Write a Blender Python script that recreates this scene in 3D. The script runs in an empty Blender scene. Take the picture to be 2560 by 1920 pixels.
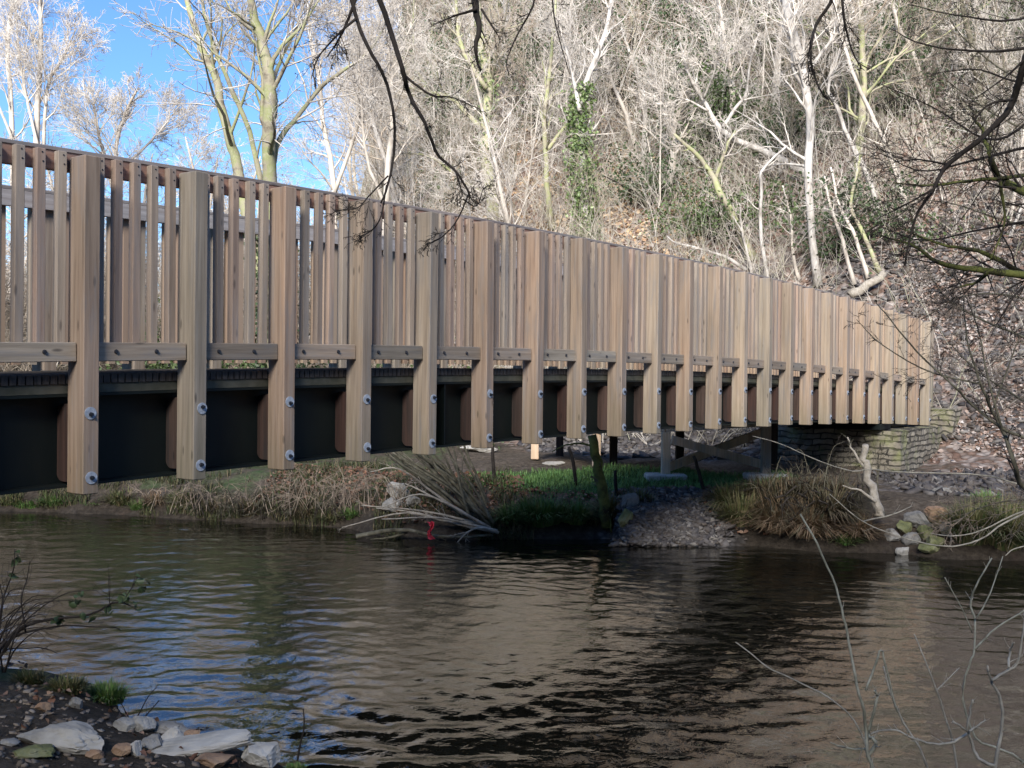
import bpy, math, random
import numpy as np
from mathutils import Matrix, Vector

R = math.radians
AZ, EL = R(188), R(26)          # a hazy winter sun stands low behind the photographer
SHADE_RIDGE = .75 + 37 / math.cos(R(10)) * math.tan(EL)
scene = bpy.context.scene
COL = scene.collection
random.seed(7)
RNG = np.random.default_rng(11)

# ------------------------------------------------------------------ camera
F = 2600.0                      # focal length in pixels of the 2560 wide photograph
ROLL, PITCH = R(0.6), R(-0.42)
CAM = Vector((0, 0, 2.0))       # water level is z = 0
fw = Vector((0, math.cos(PITCH), math.sin(PITCH)))
up0 = Vector((0, -math.sin(PITCH), math.cos(PITCH)))
rt = Vector((1, 0, 0)) * math.cos(ROLL) + up0 * math.sin(ROLL)
up = up0 * math.cos(ROLL) - Vector((1, 0, 0)) * math.sin(ROLL)
cd = bpy.data.cameras.new('camera')
cd.sensor_width = 36.0
cd.lens = F / 2560 * 36
cd.clip_start, cd.clip_end = 0.05, 3000
cam = bpy.data.objects.new('camera', cd)
M3 = Matrix((rt, up, -fw)).transposed()
cam.matrix_world = Matrix.Translation(CAM) @ M3.to_4x4()
COL.objects.link(cam)
scene.camera = cam
DS = 2560 / 2212.0


def ray(x, y):
    """direction of a point of the photograph (2212 wide view) with unit depth"""
    return rt * ((x * DS - 1280) / F) - up * ((y * DS - 960) / F) + fw


def at(x, y, Z):
    return CAM + ray(x, y) * Z


# ------------------------------------------------------------------ helpers
_tab = np.random.default_rng(3).random((256, 256))


def vnoise(x, y):
    xi, yi = np.floor(x).astype(int), np.floor(y).astype(int)
    fx, fy = x - xi, y - yi
    fx, fy = fx * fx * (3 - 2 * fx), fy * fy * (3 - 2 * fy)
    a = _tab[xi % 256, yi % 256]; b = _tab[(xi + 1) % 256, yi % 256]
    c = _tab[xi % 256, (yi + 1) % 256]; d = _tab[(xi + 1) % 256, (yi + 1) % 256]
    return (a * (1 - fx) + b * fx) * (1 - fy) + (c * (1 - fx) + d * fx) * fy


def fbm(x, y, o=4):
    s, a, t = 0, 1.0, 0
    for i in range(o):
        s = s + a * vnoise(x * 2 ** i + 17.3 * i, y * 2 ** i - 9.1 * i); t += a; a *= .5
    return s / t


def tag(o, label=None, cat=None, group=None, kind=None):
    if label: o['label'] = label
    if cat: o['category'] = cat
    if group: o['group'] = group
    if kind: o['kind'] = kind
    return o


def link(name, me, m=None, parent=None, loc=(0, 0, 0)):
    o = bpy.data.objects.new(name, me)
    COL.objects.link(o)
    if m is not None and not me.materials:
        me.materials.append(m)
    o.location = loc
    if parent is not None:
        o.parent = parent
    return o


def empty(name, loc, rz=0):
    o = bpy.data.objects.new(name, None)
    COL.objects.link(o)
    o.location = loc
    o.rotation_euler = (0, 0, rz)
    o.empty_display_size = .1
    return o


def qmesh(name, V, Q, smooth=True):
    me = bpy.data.meshes.new(name)
    V = np.asarray(V, dtype=np.float32).reshape(-1, 3); Q = np.asarray(Q, dtype=np.int32)
    n = Q.shape[1]
    me.vertices.add(len(V)); me.vertices.foreach_set('co', V.ravel())
    me.loops.add(Q.size); me.loops.foreach_set('vertex_index', Q.ravel())
    me.polygons.add(len(Q)); me.polygons.foreach_set('loop_start', np.arange(len(Q), dtype=np.int32) * n)
    me.update(calc_edges=True)
    if smooth:
        me.polygons.foreach_set('use_smooth', np.ones(len(Q), dtype=bool))
    return me


def tubes(name, polys):
    """polys: list of (points, radii, sides) -> one mesh of tapered tubes"""
    groups = {}
    for p, r, s in polys:
        if s >= 6:
            p = np.asarray(p, float); d0 = (p[0] - p[1]) * .01; d1 = (p[-1] - p[-2]) * .01
            p = np.vstack([p[:1] + d0, p, p[-1:] + d1]); r = np.concatenate([[r[0] * .02], r, [r[-1] * .02]])
        groups.setdefault((len(p), s), []).append((p, r))
    VV, QQ, off = [], [], 0
    for (n, s), L in groups.items():
        P = np.array([l[0] for l in L], dtype=float); Rr = np.array([l[1] for l in L], dtype=float)
        T = np.gradient(P, axis=1)
        T /= np.linalg.norm(T, axis=2, keepdims=True) + 1e-9
        A = np.where(np.abs(T.mean(axis=1)[:, 2:3]) < .85, np.array([[0, 0, 1.]]), np.array([[1., .2, 0]]))
        N = np.cross(T, A[:, None, :]); N /= np.linalg.norm(N, axis=2, keepdims=True) + 1e-9
        B = np.cross(T, N)
        an = np.arange(s) * 2 * math.pi / s
        V = (P[:, :, None, :] + Rr[:, :, None, None] * (np.cos(an)[None, None, :, None] * N[:, :, None, :]
             + np.sin(an)[None, None, :, None] * B[:, :, None, :]))
        m = len(L)
        idx = np.arange(m * n * s).reshape(m, n, s) + off
        a = idx[:, :-1, :]; b = np.roll(a, -1, axis=2); d = idx[:, 1:, :]; c = np.roll(d, -1, axis=2)
        QQ.append(np.stack([a, b, c, d], axis=-1).reshape(-1, 4)); VV.append(V.reshape(-1, 3)); off += m * n * s
    return qmesh(name, np.concatenate(VV), np.concatenate(QQ))


class MB:
    """collects boxes and prisms into one mesh"""
    def __init__(s): s.v = []; s.f = []

    def box(s, x0, x1, y0, y1, z0, z1, c=0.0):
        o = len(s.v)
        if c <= 0:
            s.v += [(x, y, z) for z in (z0, z1) for x, y in ((x0, y0), (x1, y0), (x1, y1), (x0, y1))]
            s.f += [tuple(o + i for i in q) for q in ((3, 2, 1, 0), (4, 5, 6, 7), (0, 1, 5, 4), (1, 2, 6, 5), (2, 3, 7, 6), (3, 0, 4, 7))]
            return s
        # all edges chamfered by c
        for z, e in ((z0, c), (z0 + c, 0), (z1 - c, 0), (z1, c)):
            pts = [(x0 + c, y0), (x1 - c, y0), (x1, y0 + c), (x1, y1 - c), (x1 - c, y1), (x0 + c, y1), (x0, y1 - c), (x0, y0 + c)]
            for x, y in pts:
                cx, cy = (x0 + x1) / 2, (y0 + y1) / 2
                if e:
                    x += math.copysign(e, cx - x); y += math.copysign(e, cy - y)
                s.v.append((x, y, z))
        for l in range(3):
            for i in range(8):
                a, b = o + l * 8 + i, o + l * 8 + (i + 1) % 8
                s.f.append((a, b, b + 8, a + 8))
        s.f.append(tuple(o + i for i in range(7, -1, -1))); s.f.append(tuple(o + 24 + i for i in range(8)))
        return s

    def bar(s, p, q, w, h, upv=(0, 0, 1)):
        """rectangular bar from p to q, w wide and h high"""
        p, q = Vector(p), Vector(q); d = (q - p).normalized(); u = Vector(upv)
        r = d.cross(u).normalized(); u = r.cross(d)
        o = len(s.v)
        for e in (p, q):
            for a, b in ((-1, -1), (1, -1), (1, 1), (-1, 1)):
                s.v.append(tuple(e + r * (a * w / 2) + u * (b * h / 2)))
        s.f += [tuple(o + i for i in f) for f in ((3, 2, 1, 0), (4, 5, 6, 7), (0, 1, 5, 4), (1, 2, 6, 5), (2, 3, 7, 6), (3, 0, 4, 7))]
        return s

    def cyl(s, c, axis, r, l, n=16, r2=None):
        axis = Vector(axis).normalized(); a = axis.orthogonal().normalized(); b = axis.cross(a); c = Vector(c); o = len(s.v)
        r2 = r if r2 is None else r2
        for e, rr in ((c, r), (c + axis * l, r2)):
            for i in range(n):
                t = 2 * math.pi * i / n
                s.v.append(tuple(e + a * (rr * math.cos(t)) + b * (rr * math.sin(t))))
        for i in range(n):
            j = (i + 1) % n
            s.f.append((o + i, o + j, o + n + j, o + n + i))
        s.f.append(tuple(o + i for i in range(n - 1, -1, -1))); s.f.append(tuple(o + n + i for i in range(n)))
        return s

    def mesh(s, name, smooth=False):
        me = bpy.data.meshes.new(name); me.from_pydata(s.v, [], s.f); me.update()
        if smooth:
            for p in me.polygons: p.use_smooth = True
        return me


def strip(name, xs, prof, zfun, jitter=None):
    """sweeps a closed (y, z) profile along x, following zfun(x)"""
    V, Q = [], []; n = len(prof)
    for x in xs:
        for y, z in prof: V.append((x, y, z + zfun(x)))
    for i in range(len(xs) - 1):
        for j in range(n):
            k = (j + 1) % n
            Q.append((i * n + j, (i + 1) * n + j, (i + 1) * n + k, i * n + k))
    me = bpy.data.meshes.new(name)
    me.from_pydata(V, [], Q + [tuple(range(n)), tuple(reversed([(len(xs) - 1) * n + j for j in range(n)]))]); me.update()
    return me


# ------------------------------------------------------------------ materials
def mat(name):
    m = bpy.data.materials.new(name); m.use_nodes = True
    nt = m.node_tree; nt.nodes.clear()
    out = nt.nodes.new('ShaderNodeOutputMaterial'); b = nt.nodes.new('ShaderNodeBsdfPrincipled')
    nt.links.new(b.outputs[0], out.inputs[0])
    return m, nt, b


def nd(nt, t, **kw):
    n = nt.nodes.new(t)
    for k, v in kw.items():
        if k.startswith('i_'): n.inputs[k[2:].replace('_', ' ')].default_value = v
        else: setattr(n, k, v)
    return n


def ramp(nt, fac, stops):
    r = nt.nodes.new('ShaderNodeValToRGB'); e = r.color_ramp.elements
    while len(e) < len(stops): e.new(.5)
    for el, (p, c) in zip(e, stops):
        el.position = p; el.color = (*c, 1) if len(c) == 3 else c
    nt.links.new(fac, r.inputs[0]); return r.outputs[0]


def mix(nt, fac, a, b, mode='MIX'):
    m = nt.nodes.new('ShaderNodeMix'); m.data_type = 'RGBA'; m.blend_type = mode
    for s, v in ((0, fac), (6, a), (7, b)):
        if isinstance(v, (int, float)): m.inputs[s].default_value = v
        elif isinstance(v, tuple): m.inputs[s].default_value = (*v, 1)
        else: nt.links.new(v, m.inputs[s])
    return m.outputs[2]


def wood(name, base, light, dark, axis, vary=.35, rough=.8, green=.0):
    m, nt, b = mat(name); L = nt.links.new
    tc = nd(nt, 'ShaderNodeTexCoord'); oi = nd(nt, 'ShaderNodeObjectInfo')
    off = nd(nt, 'ShaderNodeVectorMath', operation='SCALE'); cmb = nd(nt, 'ShaderNodeCombineXYZ')
    for i in range(3): L(oi.outputs['Random'], cmb.inputs[i])
    L(cmb.outputs[0], off.inputs[0]); off.inputs[3].default_value = 71.0
    add = nd(nt, 'ShaderNodeVectorMath', operation='ADD'); L(tc.outputs['Object'], add.inputs[0]); L(off.outputs[0], add.inputs[1])
    mp = nd(nt, 'ShaderNodeMapping'); L(add.outputs[0], mp.inputs[0])
    sc = [38, 38, 38]; sc[axis] = 1.3; mp.inputs['Scale'].default_value = sc
    gr = nd(nt, 'ShaderNodeTexNoise', i_Scale=1.0, i_Detail=5.0, i_Roughness=.65, i_Distortion=.4); L(mp.outputs[0], gr.inputs[0])
    mp2 = nd(nt, 'ShaderNodeMapping'); L(add.outputs[0], mp2.inputs[0]); s2 = [5, 5, 5]; s2[axis] = .9; mp2.inputs['Scale'].default_value = s2
    bl = nd(nt, 'ShaderNodeTexNoise', i_Scale=1.0, i_Detail=3.0); L(mp2.outputs[0], bl.inputs[0])
    base, light, dark = [tuple(v * .93 for v in q_) for q_ in (base, light, dark)]
    c1 = ramp(nt, gr.outputs[0], [(.34, dark), (.5, base), (.66, light)])
    c2 = ramp(nt, bl.outputs[0], [(.3, (.7, .71, .69)), (.45, (.93, .92, .9)), (.58, (1.02, .99, .95)), (.74, (1.16, 1.05, .93))])
    c = mix(nt, .8, c1, c2, 'MULTIPLY')
    # knots
    mp3 = nd(nt, 'ShaderNodeMapping'); L(add.outputs[0], mp3.inputs[0]); s3 = [13, 13, 13]; s3[axis] = 3.6; mp3.inputs['Scale'].default_value = s3
    vo = nd(nt, 'ShaderNodeTexVoronoi', i_Scale=1.0); L(mp3.outputs[0], vo.inputs[0])
    kn = ramp(nt, vo.outputs['Distance'], [(.0, (.95, .95, .95)), (.07, (.7, .7, .7)), (.13, (0, 0, 0))])
    c = mix(nt, kn, c, tuple(v * .45 for v in dark))
    # grey weathering in long patches, and algae on the lower ends
    mp4 = nd(nt, 'ShaderNodeMapping'); L(add.outputs[0], mp4.inputs[0]); s4 = [16, 16, 16]; s4[axis] = 1.6; mp4.inputs['Scale'].default_value = s4
    wn4 = nd(nt, 'ShaderNodeTexNoise', i_Scale=1.0, i_Detail=6.0, i_Roughness=.7); L(mp4.outputs[0], wn4.inputs[0])
    c = mix(nt, ramp(nt, wn4.outputs[0], [(.5, (0, 0, 0)), (.68, (.6, .6, .6))]), c, tuple(.8 * sum(base) / 3 for _ in range(3)))
    if green:
        sz = nd(nt, 'ShaderNodeSeparateXYZ'); L(tc.outputs['Object'], sz.inputs[0]); ga = nd(nt, 'ShaderNodeMath', operation='MULTIPLY_ADD'); L(wn4.outputs[0], ga.inputs[0])
        ga.inputs[1].default_value = 1.3; L(sz.outputs[2], ga.inputs[2])
        c = mix(nt, ramp(nt, ga.outputs[0], [(.55, (green,) * 3), (1.0, (0, 0, 0))]), c, (.16, .15, .085))
    # each piece its own tone
    hs = nd(nt, 'ShaderNodeHueSaturation'); L(c, hs.inputs['Color'])
    mr = nd(nt, 'ShaderNodeMapRange'); L(oi.outputs['Random'], mr.inputs[0]); mr.inputs[3].default_value = 1 - vary; mr.inputs[4].default_value = 1 + vary
    L(mr.outputs[0], hs.inputs['Value'])
    wn = nd(nt, 'ShaderNodeTexWhiteNoise', noise_dimensions='1D'); L(oi.outputs['Random'], wn.inputs['W'])
    mr2 = nd(nt, 'ShaderNodeMapRange'); L(wn.outputs[0], mr2.inputs[0]); mr2.inputs[3].default_value = .82; mr2.inputs[4].default_value = 1.1
    L(mr2.outputs[0], hs.inputs['Saturation'])
    mr3 = nd(nt, 'ShaderNodeMapRange'); L(wn.outputs[0], mr3.inputs[0]); mr3.inputs[3].default_value = .508; mr3.inputs[4].default_value = .485
    L(mr3.outputs[0], hs.inputs['Hue'])
    L(hs.outputs[0], b.inputs['Base Color']); b.inputs['Roughness'].default_value = rough
    bp = nd(nt, 'ShaderNodeBump', i_Strength=.5, i_Distance=.004); L(gr.outputs[0], bp.inputs['Height']); L(bp.outputs[0], b.inputs['Normal'])
    return m


def noisy(name, stops, scale, rough=.85, detail=5, bump=0.0, bscale=None, spec=None, vary=0.0, stretch=None):
    m, nt, b = mat(name); L = nt.links.new
    tc = nd(nt, 'ShaderNodeTexCoord'); vec = tc.outputs['Object']
    if stretch:
        mp = nd(nt, 'ShaderNodeMapping'); L(vec, mp.inputs[0]); mp.inputs['Scale'].default_value = stretch; vec = mp.outputs[0]
    n = nd(nt, 'ShaderNodeTexNoise', i_Scale=scale, i_Detail=float(detail), i_Roughness=.62); L(vec, n.inputs[0])
    c = ramp(nt, n.outputs[0], stops)
    if vary:
        oi = nd(nt, 'ShaderNodeObjectInfo'); hs = nd(nt, 'ShaderNodeHueSaturation'); L(c, hs.inputs['Color'])
        mr = nd(nt, 'ShaderNodeMapRange'); L(oi.outputs['Random'], mr.inputs[0]); mr.inputs[3].default_value = 1 - vary; mr.inputs[4].default_value = 1 + vary
        L(mr.outputs[0], hs.inputs['Value']); c = hs.outputs[0]
    L(c, b.inputs['Base Color']); b.inputs['Roughness'].default_value = rough
    if spec is not None: b.inputs['Specular IOR Level'].default_value = spec
    if bump:
        n2 = nd(nt, 'ShaderNodeTexNoise', i_Scale=bscale or scale * 3, i_Detail=6.0); L(vec, n2.inputs[0])
        bp = nd(nt, 'ShaderNodeBump', i_Strength=.8, i_Distance=bump); L(n2.outputs[0], bp.inputs['Height']); L(bp.outputs[0], b.inputs['Normal'])
    return m


def islands(name, cols, rough=.8, trans=0.0):
    """every loose piece of the mesh takes its own colour"""
    m, nt, b = mat(name); L = nt.links.new
    g = nd(nt, 'ShaderNodeNewGeometry')
    n = len(cols)
    c = ramp(nt, g.outputs['Random Per Island'], [(i / max(1, n - 1), k) for i, k in enumerate(cols)])
    L(c, b.inputs['Base Color']); b.inputs['Roughness'].default_value = rough
    b.inputs['Specular IOR Level'].default_value = .3
    return m


M = {}
M['post'] = wood('post_timber', (.39, .31, .228), (.48, .39, .295), (.28, .218, .158), 2, .1, .8, .45)
M['picket'] = wood('picket_timber', (.42, .33, .252), (.50, .405, .32), (.32, .245, .186), 2, .12)
M['rail'] = wood('rail_timber', (.37, .305, .23), (.45, .38, .3), (.26, .21, .155), 0, .2)
M['redrail'] = wood('top_rail_timber', (.40, .26, .19), (.46, .31, .23), (.3, .185, .13), 0, .05)
M['cap'] = wood('weathered_cap_timber', (.30, .27, .25), (.38, .35, .33), (.2, .175, .16), 0, .05)
M['greyrail'] = wood('grey_rail_timber', (.44, .41, .39), (.54, .51, .49), (.34, .31, .29), 0, .05)
M['packer'] = wood('packer_timber', (.06, .034, .025), (.085, .048, .036), (.038, .021, .016), 2, .25)
M['deck'] = noisy('weathered_deck_timber', [(.3, (.03, .026, .024)), (.6, (.085, .075, .068)), (.8, (.14, .125, .115))], 9, .8, 5, .004, stretch=(6, 1, 1))
M['nailer'] = noisy('mossy_nailer_timber', [(.3, (.05, .052, .035)), (.55, (.11, .108, .08)), (.8, (.17, .16, .125))], 7, .9, 5)
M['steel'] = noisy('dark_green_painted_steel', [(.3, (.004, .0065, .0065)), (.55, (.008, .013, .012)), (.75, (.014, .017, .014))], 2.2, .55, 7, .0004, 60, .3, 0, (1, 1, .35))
M['galv'] = noisy('galvanised_steel', [(.3, (.26, .30, .36)), (.7, (.5, .55, .62))], 60, .55)
M['black'] = noisy('black_bolt_steel', [(.3, (.012, .014, .02)), (.7, (.03, .032, .042))], 50, .4)
M['newtimber'] = wood('pale_sawn_timber', (.62, .49, .33), (.7, .58, .42), (.5, .37, .24), 2, .1)
M['darktimber'] = wood('shaded_brown_timber', (.07, .05, .036), (.1, .075, .055), (.045, .032, .024), 2, .15)  # darker copy of the ramp timber, with the back row's shade in its colour
M['concrete'] = noisy('pale_concrete', [(.3, (.3, .3, .28)), (.7, (.5, .5, .48))], 8, .9)
M['bark_pale'] = noisy('pale_bark', [(.28, (.26, .22, .18)), (.5, (.5, .45, .39)), (.75, (.68, .63, .57))], 5, .85, 5, .006, 30, .2, .14, (1, 1, .3))
M['bark_white'] = noisy('whitish_bark', [(.3, (.2, .175, .15)), (.45, (.4, .37, .335)), (.68, (.58, .55, .51))], 9, .85, 5, .006, 26, .2, .06, (1, 1, .35))
M['bark_moss'] = noisy('mossy_bark', [(.3, (.12, .1, .08)), (.46, (.33, .3, .22)), (.58, (.29, .31, .15)), (.75, (.48, .45, .36))], 4, .9, 5, .008, 22, .15, .15)
M['bark_dark'] = noisy('dark_bark', [(.3, (.014, .011, .009)), (.7, (.05, .042, .036))], 9, .9, 4, .002, 40, .2)
M['bark_damp'] = noisy('damp_grey_green_bark', [(.3, (.05, .045, .032)), (.55, (.13, .12, .085)), (.8, (.24, .225, .18))], 12, .85, 4, .002, 40, .2)
M['moss_limb'] = noisy('limb_with_moss', [(.35, (.035, .03, .022)), (.5, (.1, .11, .035)), (.7, (.17, .18, .055))], 6, .95, 4, .004, 30, .1)
M['twig_pale'] = noisy('pale_twigs', [(.3, (.4, .355, .31)), (.7, (.7, .65, .585))], 2, .85, 2, 0, None, .2, .15)
M['twig_brown'] = noisy('brown_twigs', [(.3, (.26, .205, .155)), (.7, (.54, .465, .375))], 2, .85, 2, 0, None, .2, .2)
M['twig_sapling'] = noisy('grey_sapling_bark', [(.3, (.17, .155, .125)), (.7, (.42, .39, .32))], 20, .7, 3, 0, None, .3)
M['twig_green'] = noisy('greenish_sapling_bark', [(.3, (.15, .15, .11)), (.7, (.38, .37, .29))], 20, .7, 3, 0, None, .3)
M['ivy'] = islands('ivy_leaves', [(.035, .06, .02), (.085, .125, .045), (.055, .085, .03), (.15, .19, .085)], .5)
M['ivy_bright'] = islands('bright_ivy_leaves', [(.06, .10, .03), (.15, .21, .08), (.10, .15, .05), (.27, .31, .16)], .4)  # brighter green for the ivy on the hillside trunks
M['holly'] = islands('dark_evergreen_leaves', [(.03, .05, .022), (.06, .09, .04), (.045, .07, .03), (.1, .13, .065)], .45)
M['grass'] = islands('green_grass_blades', [(.06, .125, .03), (.10, .20, .045), (.13, .21, .06), (.19, .2, .09)], .6)
M['lawn'] = islands('short_grass_blades', [(.10, .21, .055), (.14, .26, .07), (.17, .27, .09)], .6)
M['bankgrass'] = islands('rough_bank_grass', [(.035, .06, .02), (.09, .08, .04), (.05, .075, .025), (.16, .125, .07), (.03, .045, .016), (.065, .05, .03)], .75)
M['deadgrass'] = islands('dead_grass_blades', [(.20, .13, .075), (.3, .21, .13), (.14, .09, .05), (.24, .2, .12)], .8)
M['rootgrass'] = islands('dark_matted_grass', [(.06, .045, .028), (.13, .095, .055), (.045, .05, .022), (.2, .15, .095)], .85)
M['sedge'] = islands('mixed_green_and_straw_blades', [(.05, .085, .025), (.17, .15, .07), (.07, .11, .03), (.26, .21, .11), (.04, .07, .02)], .7)
M['leaf'] = islands('fallen_leaves', [(.2, .12, .09), (.32, .22, .17), (.46, .4, .36), (.26, .17, .13), (.56, .52, .49), (.17, .115, .09)], .7)
M['leaf_dark'] = islands('damp_fallen_leaves', [(.12, .055, .035), (.22, .11, .07), (.16, .09, .06), (.3, .2, .14), (.1, .05, .035)], .7)
M['shale'] = islands('shale_chips', [(.045, .042, .044), (.12, .11, .108), (.075, .065, .06), (.22, .205, .19), (.055, .05, .053), (.11, .09, .075)], .75)
M['pebble'] = islands('bank_pebbles', [(.1, .08, .06), (.24, .2, .16), (.16, .12, .09), (.32, .28, .24)], .85)
M['brush'] = islands('dead_brushwood', [(.42, .38, .33), (.62, .57, .51), (.32, .29, .23), (.5, .45, .39), (.36, .36, .24)], .9)
M['bramble_wood'] = noisy('bare_bramble_stems', [(.3, (.16, .12, .09)), (.7, (.34, .28, .22))], 6, .85, 3, 0, None, .2)
M['dead_wood'] = noisy('grey_dead_wood', [(.3, (.22, .19, .15)), (.7, (.44, .40, .34))], 14, .85, 4, .002, 50, .2)
M['cloth'] = noisy('red_cloth', [(.3, (.5, .02, .04)), (.7, (.75, .06, .09))], 20, .8)
M['stone_pale'] = noisy('pale_stone', [(.25, (.25, .235, .20)), (.5, (.42, .40, .36)), (.8, (.56, .54, .49))], 7, .85, 6, .006, 30, .25, .14)
M['stone_grey'] = noisy('grey_stone', [(.3, (.16, .155, .145)), (.55, (.27, .26, .24)), (.8, (.4, .385, .36))], 7, .85, 6, .006, 30, .25, .25)
M['stone_moss'] = noisy('mossy_stone', [(.3, (.08, .085, .05)), (.5, (.17, .18, .08)), (.75, (.3, .29, .2))], 6, .9, 6, .006, 30, .2, .15)
M['stone_brown'] = noisy('brown_stone', [(.3, (.2, .12, .075)), (.6, (.34, .23, .15)), (.8, (.42, .3, .2))], 7, .85, 6, .006, 30, .2, .15)


def masonry():
    m, nt, b = mat('mossy_rubble_masonry'); L = nt.links.new
    tc = nd(nt, 'ShaderNodeTexCoord'); sp = nd(nt, 'ShaderNodeSeparateXYZ'); L(tc.outputs['Object'], sp.inputs[0])
    ad = nd(nt, 'ShaderNodeMath', operation='ADD'); L(sp.outputs[0], ad.inputs[0]); L(sp.outputs[1], ad.inputs[1])
    cb = nd(nt, 'ShaderNodeCombineXYZ'); L(ad.outputs[0], cb.inputs[0]); L(sp.outputs[2], cb.inputs[1])
    n0 = nd(nt, 'ShaderNodeTexNoise', i_Scale=3.0, i_Detail=3.0); L(tc.outputs['Object'], n0.inputs[0])
    mx = nd(nt, 'ShaderNodeMix', data_type='RGBA'); mx.inputs[0].default_value = .13; L(cb.outputs[0], mx.inputs[6]); L(n0.outputs[1], mx.inputs[7])
    br = nd(nt, 'ShaderNodeTexBrick', offset=.37, i_Scale=1.0); br.inputs['Brick Width'].default_value = .3; br.inputs['Row Height'].default_value = .075
    br.inputs['Mortar Size'].default_value = .012; br.inputs['Mortar Smooth'].default_value = .4
    br.inputs['Color1'].default_value = (.33, .295, .24, 1); br.inputs['Color2'].default_value = (.17, .15, .12, 1); br.inputs['Mortar'].default_value = (.055, .05, .04, 1)
    L(mx.outputs[2], br.inputs[0])
    n = nd(nt, 'ShaderNodeTexNoise', i_Scale=2.6, i_Detail=7.0, i_Roughness=.65); L(tc.outputs['Object'], n.inputs[0])
    k = ramp(nt, n.outputs[0], [(.5, (0, 0, 0)), (.66, (.85, .85, .85))])
    c = mix(nt, k, br.outputs[0], (.2, .215, .09))
    n3 = nd(nt, 'ShaderNodeTexNoise', i_Scale=14.0, i_Detail=5.0); L(tc.outputs['Object'], n3.inputs[0])
    c = mix(nt, .7, c, ramp(nt, n3.outputs[0], [(.3, (.55, .55, .55)), (.7, (1.25, 1.25, 1.2))]), 'MULTIPLY')
    L(c, b.inputs['Base Color']); b.inputs['Roughness'].default_value = .9
    bp = nd(nt, 'ShaderNodeBump', i_Strength=1.0, i_Distance=.03); L(br.outputs['Fac'], bp.inputs['Height']); bp.invert = True
    bp2 = nd(nt, 'ShaderNodeBump', i_Strength=.7, i_Distance=.02); L(n3.outputs[0], bp2.inputs['Height']); L(bp.outputs[0], bp2.inputs['Normal'])
    L(bp2.outputs[0], b.inputs['Normal'])
    return m


def ground_mat():
    m, nt, b = mat('woodland_ground'); L = nt.links.new
    tc = nd(nt, 'ShaderNodeTexCoord'); at_ = nd(nt, 'ShaderNodeAttribute', attribute_name='cover'); sp = nd(nt, 'ShaderNodeSeparateColor'); L(at_.outputs[0], sp.inputs[0])
    P = tc.outputs['Object']
    n1 = nd(nt, 'ShaderNodeTexNoise', i_Scale=1.7, i_Detail=8.0, i_Roughness=.7); L(P, n1.inputs[0])
    n2 = nd(nt, 'ShaderNodeTexNoise', i_Scale=14.0, i_Detail=6.0, i_Roughness=.7); L(P, n2.inputs[0])
    soil = ramp(nt, n2.outputs[0], [(.3, (.04, .03, .022)), (.5, (.095, .075, .055)), (.75, (.19, .155, .12))])
    gr = ramp(nt, n2.outputs[0], [(.3, (.03, .055, .018)), (.6, (.065, .12, .035)), (.8, (.1, .15, .06))])
    v = nd(nt, 'ShaderNodeTexVoronoi', i_Scale=13.0); L(P, v.inputs[0])
    sh = mix(nt, .85, ramp(nt, v.outputs['Color'], [(.1, (.11, .1, .105)), (.5, (.21, .195, .195)), (.9, (.33, .31, .3))]),
             ramp(nt, v.outputs['Distance'], [(.2, (1, 1, 1)), (.65, (.25, .25, .25))]), 'MULTIPLY')
    v2 = nd(nt, 'ShaderNodeTexVoronoi', i_Scale=9.0); L(P, v2.inputs[0])
    lf = mix(nt, .8, ramp(nt, v2.outputs['Color'], [(.1, (.2, .12, .09)), (.4, (.32, .22, .17)), (.65, (.46, .4, .36)), (.9, (.26, .18, .14))]),
             ramp(nt, v2.outputs['Distance'], [(.2, (1, 1, 1)), (.7, (.3, .3, .3))]), 'MULTIPLY')

    def w(ch, lo, hi):
        a = nd(nt, 'ShaderNodeMath', operation='ADD'); L(sp.outputs[ch], a.inputs[0]); s = nd(nt, 'ShaderNodeMath', operation='MULTIPLY_ADD')
        L(n1.outputs[0], s.inputs[0]); s.inputs[1].default_value = 1.2; s.inputs[2].default_value = -.6; L(s.outputs[0], a.inputs[1])
        mr = nd(nt, 'ShaderNodeMapRange'); L(a.outputs[0], mr.inputs[0]); mr.inputs[1].default_value = lo; mr.inputs[2].default_value = hi
        return mr.outputs[0]
    c = mix(nt, w(2, .3, .6), soil, lf); c = mix(nt, w(0, .35, .6), c, gr); c = mix(nt, w(1, .35, .6), c, sh)
    sz = nd(nt, 'ShaderNodeSeparateXYZ'); L(P, sz.inputs[0]); wz = nd(nt, 'ShaderNodeMath', operation='MULTIPLY_ADD'); L(n1.outputs[0], wz.inputs[0]); wz.inputs[1].default_value = -.35; L(sz.outputs[2], wz.inputs[2])
    wet = ramp(nt, wz.outputs[0], [(.0, (.42, .42, .42)), (.22, (1, 1, 1))]); c = mix(nt, 1.0, c, wet, 'MULTIPLY')
    L(c, b.inputs['Base Color']); b.inputs['Roughness'].default_value = .92; b.inputs['Specular IOR Level'].default_value = .25
    bp = nd(nt, 'ShaderNodeBump', i_Strength=.9, i_Distance=.05); L(n2.outputs[0], bp.inputs['Height']); L(bp.outputs[0], b.inputs['Normal'])
    return m


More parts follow.
